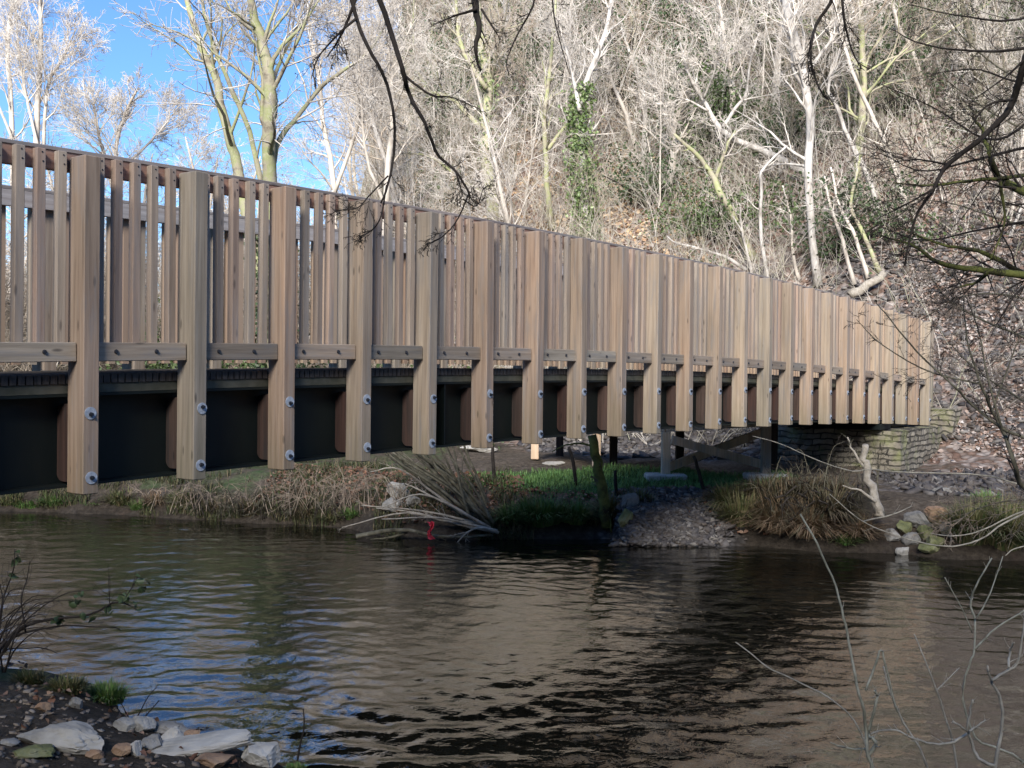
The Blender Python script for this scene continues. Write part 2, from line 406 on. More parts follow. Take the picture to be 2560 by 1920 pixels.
def water_mat():
    m, nt, b = mat('river_water'); L = nt.links.new
    tc = nd(nt, 'ShaderNodeTexCoord'); P = tc.outputs['Object']
    nb = nd(nt, 'ShaderNodeTexNoise', i_Scale=.35, i_Detail=4.0); L(P, nb.inputs[0])
    c = ramp(nt, nb.outputs[0], [(.35, (.004, .004, .0028)), (.65, (.014, .013, .008))])
    L(c, b.inputs['Base Color']); b.inputs['Roughness'].default_value = .025; b.inputs['IOR'].default_value = 2.3
    b.inputs['Specular IOR Level'].default_value = .5

    def wave(sx, sy, rz, sc, det, rough=.5, dist=.6):
        mp = nd(nt, 'ShaderNodeMapping'); L(P, mp.inputs[0]); mp.inputs['Scale'].default_value = (sx, sy, 1); mp.inputs['Rotation'].default_value = (0, 0, rz)
        n = nd(nt, 'ShaderNodeTexNoise', i_Scale=sc, i_Detail=det, i_Roughness=rough, i_Distortion=dist); L(mp.outputs[0], n.inputs[0]); return n.outputs[0]
    bp = nd(nt, 'ShaderNodeBump', i_Strength=1.0, i_Distance=.0035); L(wave(.8, 1, .3, 16.0, 3.0), bp.inputs['Height']); L(bp.outputs[0], b.inputs['Normal'])
    return m


M['masonry'] = masonry(); M['ground'] = ground_mat(); M['water'] = water_mat()

# ------------------------------------------------------------------ terrain
def plane_hit(x, y, z):
    r = ray(x, y); t = (z - CAM.z) / r.z
    return CAM + r * t


far_px = [(-700, 1085), (0, 1103), (200, 1110), (400, 1122), (560, 1130), (740, 1140), (860, 1166), (1080, 1168), (1330, 1163), (1360, 1180), (1560, 1182),
          (1640, 1182), (1800, 1196), (1950, 1200), (2060, 1210), (2212, 1214), (2600, 1216)]
near_px = [(-300, 1405), (0, 1438), (150, 1470), (240, 1490), (270, 1540), (320, 1572), (520, 1606), (600, 1650), (680, 1700)]
FE = np.array([plane_hit(x, y, 0)[:2] for x, y in far_px]); NE = np.array([plane_hit(x, y, 0)[:2] for x, y in near_px])
FE = np.vstack([[-300, 60], [-60, 26], FE, [30, 11.5], [300, 20]])
NE = np.vstack([[-300, 40], [-50, 15], [-9, 8.2], NE, [.0, 4.2], [2.0, 3.55], [5, 3.2], [30, 2.0], [300, 8]])
FOOT = np.array([[-600, 4000], [-30, 220], [-14, 90], [-9, 46], [-5, 28.5], [-2, 22.5], [0, 19.3], [2, 17.7], [4.5, 17.4], [6.2, 17.0], [7.4, 15.6], [9, 14.6], [13, 13.4], [40, 12], [300, 40]])


def h(x, y, rough=True):
    x = np.asarray(x, float); y = np.asarray(y, float)
    yf = np.interp(x, FE[:, 0], FE[:, 1]); yn = np.interp(x, NE[:, 0], NE[:, 1]); yh = np.interp(x, FOOT[:, 0], FOOT[:, 1])
    t = y - yf + (fbm(x * 1.5, y * 1.5 + 40, 3) - .5) * .35
    zf = np.interp(t, [-3, -.4, 0, .15, .5, 1.2, 2.4, 12, 120], [-.9, -.3, -.02, .14, .33, .48, .6, .85, 2.5])
    soft = np.clip(1.5 - np.abs(x - 2.85) / .55, 0, 1)
    zf = zf * (1 - soft) + soft * np.interp(t, [-3, -.4, 0, .5, 1.3, 2.4, 12, 120], [-.9, -.2, -.02, .22, .5, .62, .85, 2.5])
    t2 = yn - y + (fbm(x * 2 + 9, y * 2 + 3, 3) - .5) * .22
    zn = np.interp(t2, [-3, -.3, 0, .2, .7, 2.0, 6, 14], [-.9, -.25, -.02, .09, .2, .36, .55, 1.2])
    zn = zn + np.clip((-x - 3.6) / 2.0, 0, 1) * np.clip(t2 / 1.5, 0, 1) * .75
    z = np.where(y > (yf + yn) / 2, zf, zn)
    d = np.maximum(0, y - yh)
    hill = np.where(d < 3, d * d / 6 * .8, (d - 1.5) * .8)
    hill = np.where(hill > 26, 26 + (hill - 26) * .15, hill)
    hill = hill * (1 + .35 * (fbm(x * .16, y * .16, 3) - .5)) * np.interp(y, [150, 260], [1, .3])
    z = z + hill
    # unseen ridge added behind the camera, its height set to shade river and bridge
    back = np.clip((-y - 4) / 24, 0, 1); back = back * back * (3 - 2 * back)
    z = z + back * (SHADE_RIDGE + 1.6 * (fbm(x * .22 + 50, y * 0 + .5, 3) - .5) * 2)
    if rough:
        amp = np.where((z > .05), .10, .05) * np.interp(np.hypot(x, y), [0, 5, 20, 60], [.35, .6, 1.3, 3])
        z = z + (fbm(x * 1.3, y * 1.3, 4) - .5) * amp * 2 * np.clip(np.abs(z) / .15, .15, 1)
    return z


def gh(x, y): return float(h(np.array([x]), np.array([y]))[0])


def hit(x, y, zmin=0.0, start=2.0):
    """where the sight line through a point of the photograph meets the ground or the water"""
    r = ray(x, y); Z = np.concatenate([np.arange(start, 40, .04), np.arange(40, 400, .5)])
    g = np.maximum(h(Z * r.x, Z * r.y), zmin); zz = CAM.z + Z * r.z
    k = np.nonzero(zz <= g)[0]
    i = k[0] if len(k) else len(Z) - 1
    return Vector((Z[i] * r.x, Z[i] * r.y, float(g[i]))), float(Z[i])


def axis_pts(lo, hi, step, far, g=1.25):
    c = list(np.arange(lo, hi + 1e-6, step)); a, s = c[-1], step
    while a < far: s *= g; a += s; c.append(a)
    a, s = c[0], step
    while a > -far: s *= g; a -= s; c.insert(0, a)
    return np.array(c)


gx, gy = axis_pts(-13, 15, .15, 600), axis_pts(2.0, 25, .13, 600)
GX, GY = np.meshgrid(gx, gy); GZ = h(GX, GY)
nx, ny = len(gx), len(gy)
idx = np.arange(nx * ny).reshape(ny, nx)
gm = qmesh('ground', np.stack([GX, GY, GZ], -1).reshape(-1, 3), np.stack([idx[:-1, :-1], idx[:-1, 1:], idx[1:, 1:], idx[1:, :-1]], -1).reshape(-1, 4))


def bump2(x, y, cx, cy, rx, ry):
    return np.clip(1.4 - 1.0 * np.sqrt(((x - cx) / rx) ** 2 + ((y - cy) / ry) ** 2), 0, 1)


yh_ = np.interp(GX, FOOT[:, 0], FOOT[:, 1]); yf_ = np.interp(GX, FE[:, 0], FE[:, 1]); yn_ = np.interp(GX, NE[:, 0], NE[:, 1])
pile, _ = hit(1440, 1130)
grass_w = np.maximum.reduce([bump2(GX, GY, 1.5, 14.6, 2.6, 1.1), np.where((GX < -1) & (GY > yf_ + .5), .42, 0), np.where((GY > 40) & (GX < -6), .45, 0),
                             bump2(GX, GY, -3.2, 6.2, .9, .6) * .6, np.where(GY < -3, .35, 0)])
shale_w = np.maximum.reduce([bump2(GX, GY, pile.x, pile.y, 1.0, 1.2), np.where((GX > .3) & (GX < 5) & (GY > yh_ - .7) & (GY < yh_ + 4), .75, 0), bump2(GX, GY, 6.4, 14.3, 1.6, 1.1) * .85,
                             np.where((GX > 5) & (GY > yh_ + 1.5) & (GY < yh_ + 6), .42, 0)])
leaf_w = np.where((GY > yh_) & (GX > -6), .62, .25) + np.where((GX > 5.5) & (GY > 15), .2, 0)
leaf_w = np.where(GY < yn_, .12, leaf_w) + np.where((GX > -5) & (GX < 4.2) & (GY > yh_ + 2) & (GY < yh_ + 14), .4, 0)
grass_w = grass_w + np.where((GY > yh_ + 3) & ((GX < -5) | (GX > 4.2)), .27, 0)
col = np.stack([grass_w, shale_w, leaf_w, np.ones_like(leaf_w)], -1).reshape(-1, 4).astype(np.float32)
ca = gm.color_attributes.new('cover', 'FLOAT_COLOR', 'POINT'); ca.data.foreach_set('color', col.ravel())
tag(link('ground', gm, M['ground']), kind='structure')
# ripples of the current: many small wave trains, stronger over the shallows by the near bank
wx, wy = axis_pts(-6.5, 5.5, .029, 500, 1.3), axis_pts(3.4, 15.0, .029, 300, 1.3)
wy = wy[wy > -6]; wy = wy[wy < 95]
WX, WY = np.meshgrid(wx, wy); WZ = np.zeros_like(WX); rw = np.random.default_rng(21)
ux = WX + .25 * (fbm(WX * .8 + 5, WY * .8, 2) - .5); uy = WY + .35 * (fbm(WX * .7, WY * .7 + 9, 2) - .5)
near = np.clip((7.6 - WY) / 2.2, 0, 1) * np.clip((1.2 - WX) / 2.5, .25, 1)
for q_ in range(60):
    lam = .095 * (5.5 ** rw.random()); th = rw.normal(0, .72) + math.pi / 2 + .25; k_ = 2 * math.pi / lam
    slope = .0125 * rw.uniform(.6, 1.3)
    pat = np.clip(fbm(WX * .45 + 13 * q_, WY * .6 + 7 * q_, 2) * 2.6 - .75, .08, 1.5)
    WZ += slope / k_ * np.sin(k_ * (ux * math.cos(th) + uy * math.sin(th)) + rw.uniform(0, 6.28)) * pat * (1 + 2.2 * near * (lam > .13))
fade = np.clip((7.5 - np.abs(WX)) / 1.2, 0, 1) * np.clip((16 - WY) / 1.2, 0, 1) * np.clip((WY - 2.2) / 1.0, 0, 1)
WZ *= fade
mx_, my_ = len(wx), len(wy); wi = np.arange(mx_ * my_).reshape(my_, mx_)
wm = qmesh('river_water', np.stack([WX, WY, WZ], -1).reshape(-1, 3), np.stack([wi[:-1, :-1], wi[:-1, 1:], wi[1:, 1:], wi[1:, :-1]], -1).reshape(-1, 4))
tag(link('river_water', wm, M['water']), kind='structure')

# ------------------------------------------------------------------ the footbridge
D, TH = .6484, R(90 - 37.18)
K0, K1 = -7, 23
W = 1.42


def zb(x): return -.527 - .00107 * (x / D - 9) ** 2     # underside of the posts, relative to the camera's eye


bridge = tag(empty('footbridge', (-2.271, 5.31, 2.0), TH), 'long timber sided footbridge with slatted parapets on dark steel girders crossing the river', 'footbridge')
xs = np.linspace(K0 * D, K1 * D + .1, 4 * (K1 - K0) + 1)


def rect(y0, y1, z0, z1): return [(y0, z0), (y1, z0), (y1, z1), (y0, z1)]


PO, PS, PH = .088, .15, 1.71          # post: width along the bridge, depth, height
post_me = MB().box(0, PO, -PS, 0, 0, PH, .005).mesh('post'); post_me.materials.append(M['post'])
fpost_me = MB().box(0, PO, 0, PS, 0, PH, .005).mesh('post'); fpost_me.materials.append(M['post'])
ws = MB().cyl((0, 0, 0), (0, -1, 0), .032, .004, 20).mesh('washer'); ws.materials.append(M['galv'])
bo = MB().cyl((0, -.004, 0), (0, -1, 0), .0115, .011, 6).cyl((0, -.015, 0), (0, -1, 0), .007, .01, 10).mesh('bolt'); bo.materials.append(M['black'])


def packer_mesh():
    z0, z1, r, y0, y1 = .055, .455, .05, .002, .107
    pr = [(y0, z0), (y1 - r, z0)] + [(y1 - r + r * math.sin(a), z0 + r - r * math.cos(a)) for a in np.linspace(.2, 1.5, 5)]
    pr += [(y1 - r + r * math.cos(a), z1 - r + r * math.sin(a)) for a in np.linspace(0, 1.5, 6)] + [(y0, z1)]
    return strip('packer', [.006, PO - .006], pr, lambda x: 0)


pk = packer_mesh(); pk.materials.append(M['packer'])
proto = None
for k in range(K0 + 1, K1 + 1):
    x = k * D; z = zb(x) + random.uniform(-.006, .006)
    p = link('post', post_me, None, bridge, (x, random.uniform(-.003, .003), z))
    p.rotation_euler = (random.uniform(-.003, .003), random.uniform(-.004, .004), random.uniform(-.03, .03))
    if -1 <= k:
        for hz in (.085, .405):
            j = random.uniform(-.012, .012)
            link('washer', ws, None, p, (PO / 2 + j, -PS - .001, hz + random.uniform(-.01, .01)))
            link('bolt', bo, None, p, (PO / 2 + j, -PS - .001, hz))
    link('packer', pk, None, bridge, (x, 0, z))
    link('post', fpost_me, None, bridge, (x, W, zb(x)))

# lower kerb rails, one board a bay, butted between the posts
lr = MB().box(PO + .004, D - .004, -.096, -.048, 0, .098, .004).mesh('lower_rail'); lr.materials.append(M['rail'])
lf = MB().box(PO + .004, D - .004, W + .048, W + .096, 0, .098, .004).mesh('lower_rail'); lf.materials.append(M['newtimber'])
cb = MB().cyl((0, 0, 0), (0, -1, 0), .0125, .009, 10, .009).mesh('bolt_head'); cb.materials.append(M['black'])
for k in range(K0 + 1, K1):
    x = k * D; sl = (zb(x + D) - zb(x)) / D
    r_ = link('lower_rail', lr, None, bridge, (x, 0, zb(x) + .665)); r_.rotation_euler = (0, -math.atan(sl), 0)
    if k >= -1:
        for bx in (.215, .475):
            link('bolt_head', cb, None, r_, (bx + random.uniform(-.02, .02), -.0965, .05))
    r_ = link('lower_rail', lf, None, bridge, (x, 0, zb(x) + .665)); r_.rotation_euler = (0, -math.atan(sl), 0)

# pickets: five a bay; the hundred nearest are parts of their own
PW, PT = .047, .044
pick = MB().box(-PW / 2, PW / 2, -PT, 0, 0, 1.05, .003).mesh('picket'); pick.materials.append(M['picket'])
rest = MB(); n_p = 0
sc_me = MB().cyl((0, 0, 0), (0, -1, 0), .0045, .0015, 8).cyl((.004, 0, -.045), (0, -1, 0), .0045, .0015, 8).mesh('screw_heads'); sc_me.materials.append(M['black'])
for k in range(-1, K1):
    for i in range(1, 6):
        x = k * D + PO / 2 + i * D / 6 + random.uniform(-.005, .005)
        if n_p < 100:
            o = link('picket', pick, None, bridge, (x, -.001, zb(x) + .675)); n_p += 1
            o.rotation_euler = (0, random.uniform(-.004, .004), random.uniform(-.04, .04))
            if k < 7: link('screw_heads', sc_me, None, o, (.004, -PT - .0005, 1.03))
        else:
            rest.box(x - PW / 2, x + PW / 2, -PT - .001, -.001, zb(x) + .675, zb(x) + 1.725)
for k in range(K0 + 1, -1):
    for i in range(1, 6):
        x = k * D + PO / 2 + i * D / 6; rest.box(x - PW / 2, x + PW / 2, -PT - .001, -.001, zb(x) + .675, zb(x) + 1.725)
for k in range(K0 + 1, K1):
    for i in range(1, 6):
        x = k * D + PO / 2 + i * D / 6 + random.uniform(-.006, .006); rest.box(x - PW / 2, x + PW / 2, W + .001, W + PT, zb(x) + .64, zb(x) + 1.725)
M['picket_many'] = islands('picket_timber_many', [(.36, .265, .19), (.44, .33, .24), (.31, .21, .15), (.4, .29, .2), (.42, .35, .27)], .8)
tag(link('pickets', rest.mesh('pickets'), M['picket_many'], bridge), kind='stuff')
link('top_rail', strip('top_rail', xs, rect(.002, .047, 1.635, 1.731), zb), M['redrail'], bridge)
link('top_rail', strip('top_rail', xs, rect(W - .047, W - .002, 1.63, 1.73), zb), M['greyrail'], bridge)
link('handrail_cap', strip('handrail_cap', xs, [(-.004, 1.732), (.06, 1.732), (.06, 1.748), (.05, 1.752), (.002, 1.752), (-.004, 1.748)], zb), M['cap'], bridge)
link('handrail_cap', strip('handrail_cap', xs, [(W - .048, 1.732), (W + .05, 1.732), (W + .05, 1.746), (W + .042, 1.754), (W - .042, 1.754), (W - .048, 1.748)], zb), M['cap'], bridge)
# deck boards lie across the bridge
dk = MB(); x = K0 * D
while x < K1 * D + .05:
    e = random.uniform(-.006, .006); t = random.uniform(-.003, .003)
    dk.box(x, x + .034, -.001 + e if e > .002 else .002, W - .004, zb(x) + .552, zb(x) + .6 + t); x += .042
link('deck', dk.mesh('deck'), M['deck'], bridge)
link('nailer', strip('nailer', xs, rect(.012, .21, .502, .55), zb), M['nailer'], bridge)
link('nailer', strip('nailer', xs, rect(W - .21, W - .012, .502, .55), zb), M['nailer'], bridge)
gp = [(.0, .022), (.0, .036), (.104, .036), (.104, .486), (.0, .486), (.0, .5), (.22, .5), (.22, .486), (.116, .486), (.116, .036), (.22, .036), (.22, .022)]
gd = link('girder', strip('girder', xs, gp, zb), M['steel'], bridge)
st = MB().box(0, .012, .012, .103, .0365, .4855).mesh('stiffener'); st.materials.append(M['steel'])
for k in (4.55, 10.5, 16.5):
    link('stiffener', st, None, gd, (k * D, 0, zb(k * D)))
sp = MB().box(0, .3, .096, .1035, .06, .46).mesh('splice_plate'); sp.materials.append(M['steel'])
sx = 5.18 * D
spo = link('splice_plate', sp, None, gd, (sx, 0, zb(sx)))
rv = MB()
for cx in (.03, .08, .22, .27):
    for i in range(8): rv.cyl((sx + cx, .096, zb(sx) + .09 + i * .048), (0, -1, 0), .009, .007, 8, .004)
link('rivets', rv.mesh('rivets', True), M['galv'], bridge)
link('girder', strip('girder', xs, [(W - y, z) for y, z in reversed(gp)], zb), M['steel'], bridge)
cbm = MB()
for k in np.arange(K0 + 1, K1, 2.5):
    cbm.box(k * D, k * D + .06, .118, W - .118, zb(k * D) + .2, zb(k * D) + .4)
link('cross_beams', cbm.mesh('cross_beams'), M['steel'], bridge)
# end of the parapet on the far bank
link('end_post', MB().box(K1 * D + .13, K1 * D + .25, -PS, 0, zb(K1 * D) + .3, zb(K1 * D) + 1.62, .006).mesh('end_post'), M['post'], bridge)
link('end_rail', MB().box(K1 * D + PO + .003, K1 * D + .127, -.1, -.05, zb(K1 * D) + .65, zb(K1 * D) + .75, .003).mesh('end_rail'), M['rail'], bridge)

# ------------------------------------------------------------------ stone abutment
BM = Matrix.Translation((-2.271, 5.31, 2.0)) @ Matrix.Rotation(TH, 4, 'Z')


def bl(x, y, z=0): return BM @ Vector((x, y, z))


def roughbox(name, x0, x1, y0, y1, z0, z1, amp=.025, step=.12):
    import bmesh
    bm = bmesh.new()
    def grid(o, u, v, nu, nv):
        vs = [[bm.verts.new(o + u * (i / nu) + v * (j / nv)) for j in range(nv + 1)] for i in range(nu + 1)]
        for i in range(nu):
            for j in range(nv): bm.faces.new((vs[i][j], vs[i + 1][j], vs[i + 1][j + 1], vs[i][j + 1]))
    V_ = Vector; X, Y, Zz = V_((x1 - x0, 0, 0)), V_((0, y1 - y0, 0)), V_((0, 0, z1 - z0)); a = V_((x0, y0, z0))
    n = [max(2, int(l / step)) for l in (x1 - x0, y1 - y0, z1 - z0)]
    grid(a, X, Zz, n[0], n[2]); grid(a + Y + X, -X, Zz, n[0], n[2]); grid(a + Y, -Y, Zz, n[1], n[2]); grid(a + X, Y, Zz, n[1], n[2]); grid(a + Zz, X, Y, n[0], n[1])
    bmesh.ops.remove_doubles(bm, verts=bm.verts, dist=1e-4)
    rr = random.Random(5)
    for v in bm.verts:
        row = int((v.co.z - z0) / .1)
        q = math.sin(row * 12.9 + int((v.co.x + v.co.y) / .4 + .37 * row) * 7.7)
        v.co += V_((q * amp * .5 + rr.uniform(-amp, amp) * .6, q * amp * .5 + rr.uniform(-amp, amp) * .6, rr.uniform(-amp, amp) * .5))
    me = bpy.data.meshes.new(name); bm.to_mesh(me); bm.free(); return me


ab = tag(empty('stone_abutment', (-2.271, 5.31, 2.0), TH), 'mossy rubble stone abutment carrying the far end of the footbridge', 'abutment')
link('pier', roughbox('pier', 13.0, 15.3, -.28, 1.85, -1.75, zb(20 * D) - .1), M['masonry'], ab)
link('wing_wall', roughbox('wing_wall', 15.32, 16.5, -.42, 1.6, -1.6, -.47), M['masonry'], ab)
link('bearing_beam', MB().box(12.85, 13.35, -.02, W + .02, zb(20 * D) - .095, zb(20 * D) + .0, .01).mesh('bearing_beam'), M['steel'], ab)

# ------------------------------------------------------------------ ramp trestle beyond the bridge
rp = tag(empty('timber_ramp', (2.2, 14.8, 0)), 'timber approach ramp on pale braced posts standing on the grass behind the footbridge', 'ramp')
rp.location = (0, 0, 0)
fr = [(3.55, 14.5), (2.17, 14.6), (1.27, 15.5), (.37, 16.4)]
bk = [(3.95, 15.7), (2.55, 15.75), (1.62, 16.5), (.8, 17.2)]
topz = [1.46, 1.36, 1.28, 1.2]
for i, (a, b_) in enumerate(zip(fr, bk)):
    ga, gb = gh(*a), gh(*b_)
    link('ramp_post', MB().box(-.06, .06, -.06, .06, ga + .02, topz[i] - .12, .005).mesh('ramp_post'), M['newtimber'] if i else M['post'], rp, (a[0], a[1], 0))
    link('ramp_post', MB().box(-.06, .06, -.06, .06, gb - .1, topz[i] - .12, .005).mesh('ramp_post'), M['darktimber'], rp, (b_[0], b_[1], 0))
    if i < 2: link('footing_pad', MB().box(-.28, .28, -.2, .2, ga - .1, ga + .045, .02).mesh('footing_pad'), M['concrete'], rp, (a[0], a[1], 0))
A = lambda p, z: (p[0], p[1], z)
link('brace', MB().bar(A(fr[1], gh(*fr[1]) + .12), A(bk[0], topz[0] - .2), .05, .12).mesh('brace'), M['newtimber'], rp)
link('brace', MB().bar(A((fr[1][0] + .07, fr[1][1] - .07), topz[1] - .22), A((fr[0][0], fr[0][1] + .3), gh(*fr[0]) + .15), .05, .12).mesh('brace'), M['newtimber'], rp)
for row, mm in ((fr, 'post'), (bk, 'darktimber')):
    for i in range(3):
        link('bearer', MB().bar(A(row[i], topz[i] - .06), A(row[i + 1], topz[i + 1] - .06), .08, .115).mesh('bearer'), M[mm], rp)
dm = MB()
for i in range(3):
    for j in range(9):
        t0, t1 = j / 9 + .005, (j + 1) / 9 - .005
        V4 = []
        for t in (t0, t1):
            a = [fr[i][q] * (1 - t) + fr[i + 1][q] * t for q in (0, 1)]; b_ = [bk[i][q] * (1 - t) + bk[i + 1][q] * t for q in (0, 1)]
            V4.append((a, b_, topz[i] * (1 - t) + topz[i + 1] * t))
        mid = V4[0][2] * .5 + V4[1][2] * .5 + .024
        c0 = Vector(((V4[0][0][0] + V4[1][0][0]) / 2, (V4[0][0][1] + V4[1][0][1]) / 2, mid)); c1 = Vector(((V4[0][1][0] + V4[1][1][0]) / 2, (V4[0][1][1] + V4[1][1][1]) / 2, mid))
        wd = (Vector(V4[0][0]) - Vector(V4[1][0])).length
        dm.bar(c0 - (c1 - c0) * .08, c1 + (c1 - c0) * .08, wd, .04)
link('ramp_deck', dm.mesh('ramp_deck'), M['deck'], rp)

# ------------------------------------------------------------------ branches and trees
def rot_child(d, ang, az):
    ax, ay, az_ = d
    if abs(az_) < .9: n = (-ay, ax, 0.0)
    else: n = (0.0, -az_, ay)
    l = math.sqrt(n[0] ** 2 + n[1] ** 2 + n[2] ** 2) or 1; n = (n[0] / l, n[1] / l, n[2] / l)
    b = (ay * n[2] - az_ * n[1], az_ * n[0] - ax * n[2], ax * n[1] - ay * n[0])
    ca, sa, cz, sz = math.cos(ang), math.sin(ang), math.cos(az), math.sin(az)
    return tuple(d[i] * ca + sa * (n[i] * cz + b[i] * sz) for i in range(3))


class Style:
    def __init__(s, nseg=(8, 6, 4, 3), kids=(12, 7, 5), ratio=(.5, .5, .5), ang=(.8, .8, .8), wig=(.08, .16, .2, .22), upw=(.03, .05, .03, .02), sides=(8, 5, 4, 3), t0=(.3, .2, .2), rr=(.5, .55, .6), rmin=.003):
        s.__dict__.update(locals())


def spawn(out, pts, rad, L, lev, S, rnd):
    """children along a polyline that is level lev"""
    if lev >= len(S.kids): return
    n = len(pts) - 1
    for _ in range(max(0, int(S.kids[lev] * rnd.uniform(.75, 1.25) + .5))):
        t = rnd.uniform(S.t0[lev], .98); f = t * n; i = min(int(f), n - 1); f -= i
        p = tuple(pts[i][q] * (1 - f) + pts[i + 1][q] * f for q in range(3)); r = rad[i] * (1 - f) + rad[i + 1] * f
        d = tuple(pts[i + 1][q] - pts[i][q] for q in range(3)); l = math.sqrt(sum(v * v for v in d)) or 1; d = tuple(v / l for v in d)
        dd = rot_child(d, S.ang[lev] * rnd.uniform(.6, 1.3), rnd.uniform(0, 6.283))
        grow(out, p, dd, L * S.ratio[lev] * (1.15 - .7 * t) * rnd.uniform(.6, 1.25), max(S.rmin, r * S.rr[lev] * rnd.uniform(.7, 1.0)), lev + 1, S, rnd)


def grow(out, p, d, L, r, lev, S, rnd):
    n = S.nseg[lev]; w = S.wig[lev]; u = S.upw[lev]; pts = [p]; g = rnd.gauss
    for _ in range(n):
        d = (d[0] + g(0, w), d[1] + g(0, w), d[2] + g(0, w) + u); l = math.sqrt(d[0] ** 2 + d[1] ** 2 + d[2] ** 2); d = (d[0] / l, d[1] / l, d[2] / l)
        p = (p[0] + d[0] * L / n, p[1] + d[1] * L / n, p[2] + d[2] * L / n); pts.append(p)
    rad = [max(S.rmin * .6, r * (1 - .85 * (i / n))) for i in range(n + 1)]
    out.append((pts, rad, S.sides[lev], lev)); spawn(out, pts, rad, L, lev, S, rnd)


def smooth_line(pts, n):
    """Catmull-Rom through the points"""
    P = np.array([tuple(p) for p in pts], float)
    if len(P) < 3:
        t = np.linspace(0, 1, n)[:, None]; return P[0] * (1 - t) + P[-1] * t
    Q = np.vstack([2 * P[0] - P[1], P, 2 * P[-1] - P[-2]]); out = []
    for t in np.linspace(0, len(P) - 1 - 1e-6, n):
        i = int(t); f = t - i; a, b, c, d = Q[i], Q[i + 1], Q[i + 2], Q[i + 3]
        out.append(.5 * (2 * b + (c - a) * f + (2 * a - 5 * b + 4 * c - d) * f * f + (3 * b - a - 3 * c + d) * f ** 3))
    return np.array(out)


def leaves_mesh(name, pos, size, rng, flat=0.0):
    """small folded leaves (two quads along a midrib) at the positions"""
    n = len(pos); pos = np.asarray(pos, float)
    a = rng.normal(size=(n, 3)); a[:, 2] *= (1 - flat); a /= np.linalg.norm(a, axis=1, keepdims=True)
    b = rng.normal(size=(n, 3)); b[:, 2] *= (1 - flat); b -= a * (a * b).sum(1, keepdims=True); b /= np.linalg.norm(b, axis=1, keepdims=True); c = np.cross(a, b)
    s = size * rng.uniform(.6, 1.3, (n, 1))
    V = np.stack([pos - a * s * .5, pos + a * s * .5, pos + b * s * .3 + a * s * .1 + c * s * .18, pos + b * s * .36 - a * s * .22 + c * s * .18,
                  pos - b * s * .3 + a * s * .1 + c * s * .18, pos - b * s * .36 - a * s * .22 + c * s * .18], 1).reshape(-1, 3)
    o = np.arange(n)[:, None] * 6
    Q = np.concatenate([o + np.array([[0, 1, 2, 3]]), o + np.array([[1, 0, 5, 4]])], 0)
    return qmesh(name, V, Q, False)


TWIG = Style()
TRACED = []


def traced_tree(name, label, cat, stems, Z=None, depth=0.0, bark='bark_pale', twig='twig_pale', S=TWIG, seed=1, L=2.2, base=True, group=None, ivy=None, n=14, wob=.05, ivym='ivy'):
    """a tree whose stems follow the ones in the photograph; they stand at their own depth on the ground"""
    rnd = random.Random(seed)
    if Z is None:
        g, Z = hit(*stems[0][0][0]); Z = Z - .15
    first = at(*stems[0][0][0], Z)
    root = tag(empty(name, (first.x, first.y, gh(first.x, first.y))), label, cat, group)
    for px_, _a, _b in stems[:1]:
        for q_ in px_: v_ = ray(*q_); TRACED.append((v_.x / v_.y, first.y))
    org = np.array(root.location)
    iv = []
    for si, (px, r0, r1) in enumerate(stems):
        zo = depth * rnd.uniform(-1, 1)
        w = [at(x, y, Z + zo * (i / max(1, len(px) - 1)) + rnd.uniform(-wob, wob) * 3) for i, (x, y) in enumerate(px)]
        if base and si == 0:
            gz = gh(w[0].x, w[0].y)
            if w[0].z > gz + .1: w.insert(0, Vector((w[0].x + .03, w[0].y, gz - .1)))
        P = smooth_line(w, n) + RNG.normal(0, r0 * .12, (n, 3))
        rad = np.linspace(1, 0, n) ** .8 * (r0 - r1) + r1
        if base and si == 0: rad[0] *= 1.35; rad[1] *= 1.1
        P = P - org
        o = []; spawn(o, [tuple(p) for p in P], list(rad), L, 0, S, rnd)
        tr = [(P, rad, 10 if r0 > .06 else 6)] + [(p, r, s) for p, r, s, l in o if l <= 1 and r[0] > .02]
        st = link('limb' if si else 'trunk', tubes('limb' if si else 'trunk', tr), M[bark], root)
        fn = [(p, r, s) for p, r, s, l in o if not (l <= 1 and r[0] > .02)]
        if fn: link('branches', tubes('branches', fn), M[twig], st)
        if ivy:
            lo, hi, cnt, spread = ivy
            for _ in range(cnt if si == 0 else 0):
                t = rnd.uniform(lo, hi); f = t * (n - 1); i = min(int(f), n - 2); f -= i
                q = P[i] * (1 - f) + P[i + 1] * f; ang = rnd.uniform(0, 6.283); rr_ = rad[i] + abs(rnd.gauss(0, spread))
                iv.append((q[0] + rr_ * math.cos(ang), q[1] + rr_ * math.sin(ang), q[2] + rnd.uniform(-.1, .1)))
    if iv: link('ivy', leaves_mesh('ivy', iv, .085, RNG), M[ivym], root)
    return root


FUZZ = Style(kids=(20, 11, 7), ratio=(.75, .55, .5), ang=(.7, .75, .8), upw=(.03, .07, .05, .03), rmin=.0055, rr=(.5, .5, .55))
SPARSE = Style(kids=(7, 5, 4), ratio=(.6, .55, .5), rmin=.005)
BIG = Style(kids=(13, 8, 6), ratio=(.9, .55, .5), ang=(.75, .8, .8), upw=(.02, .06, .05, .03), rmin=.006)

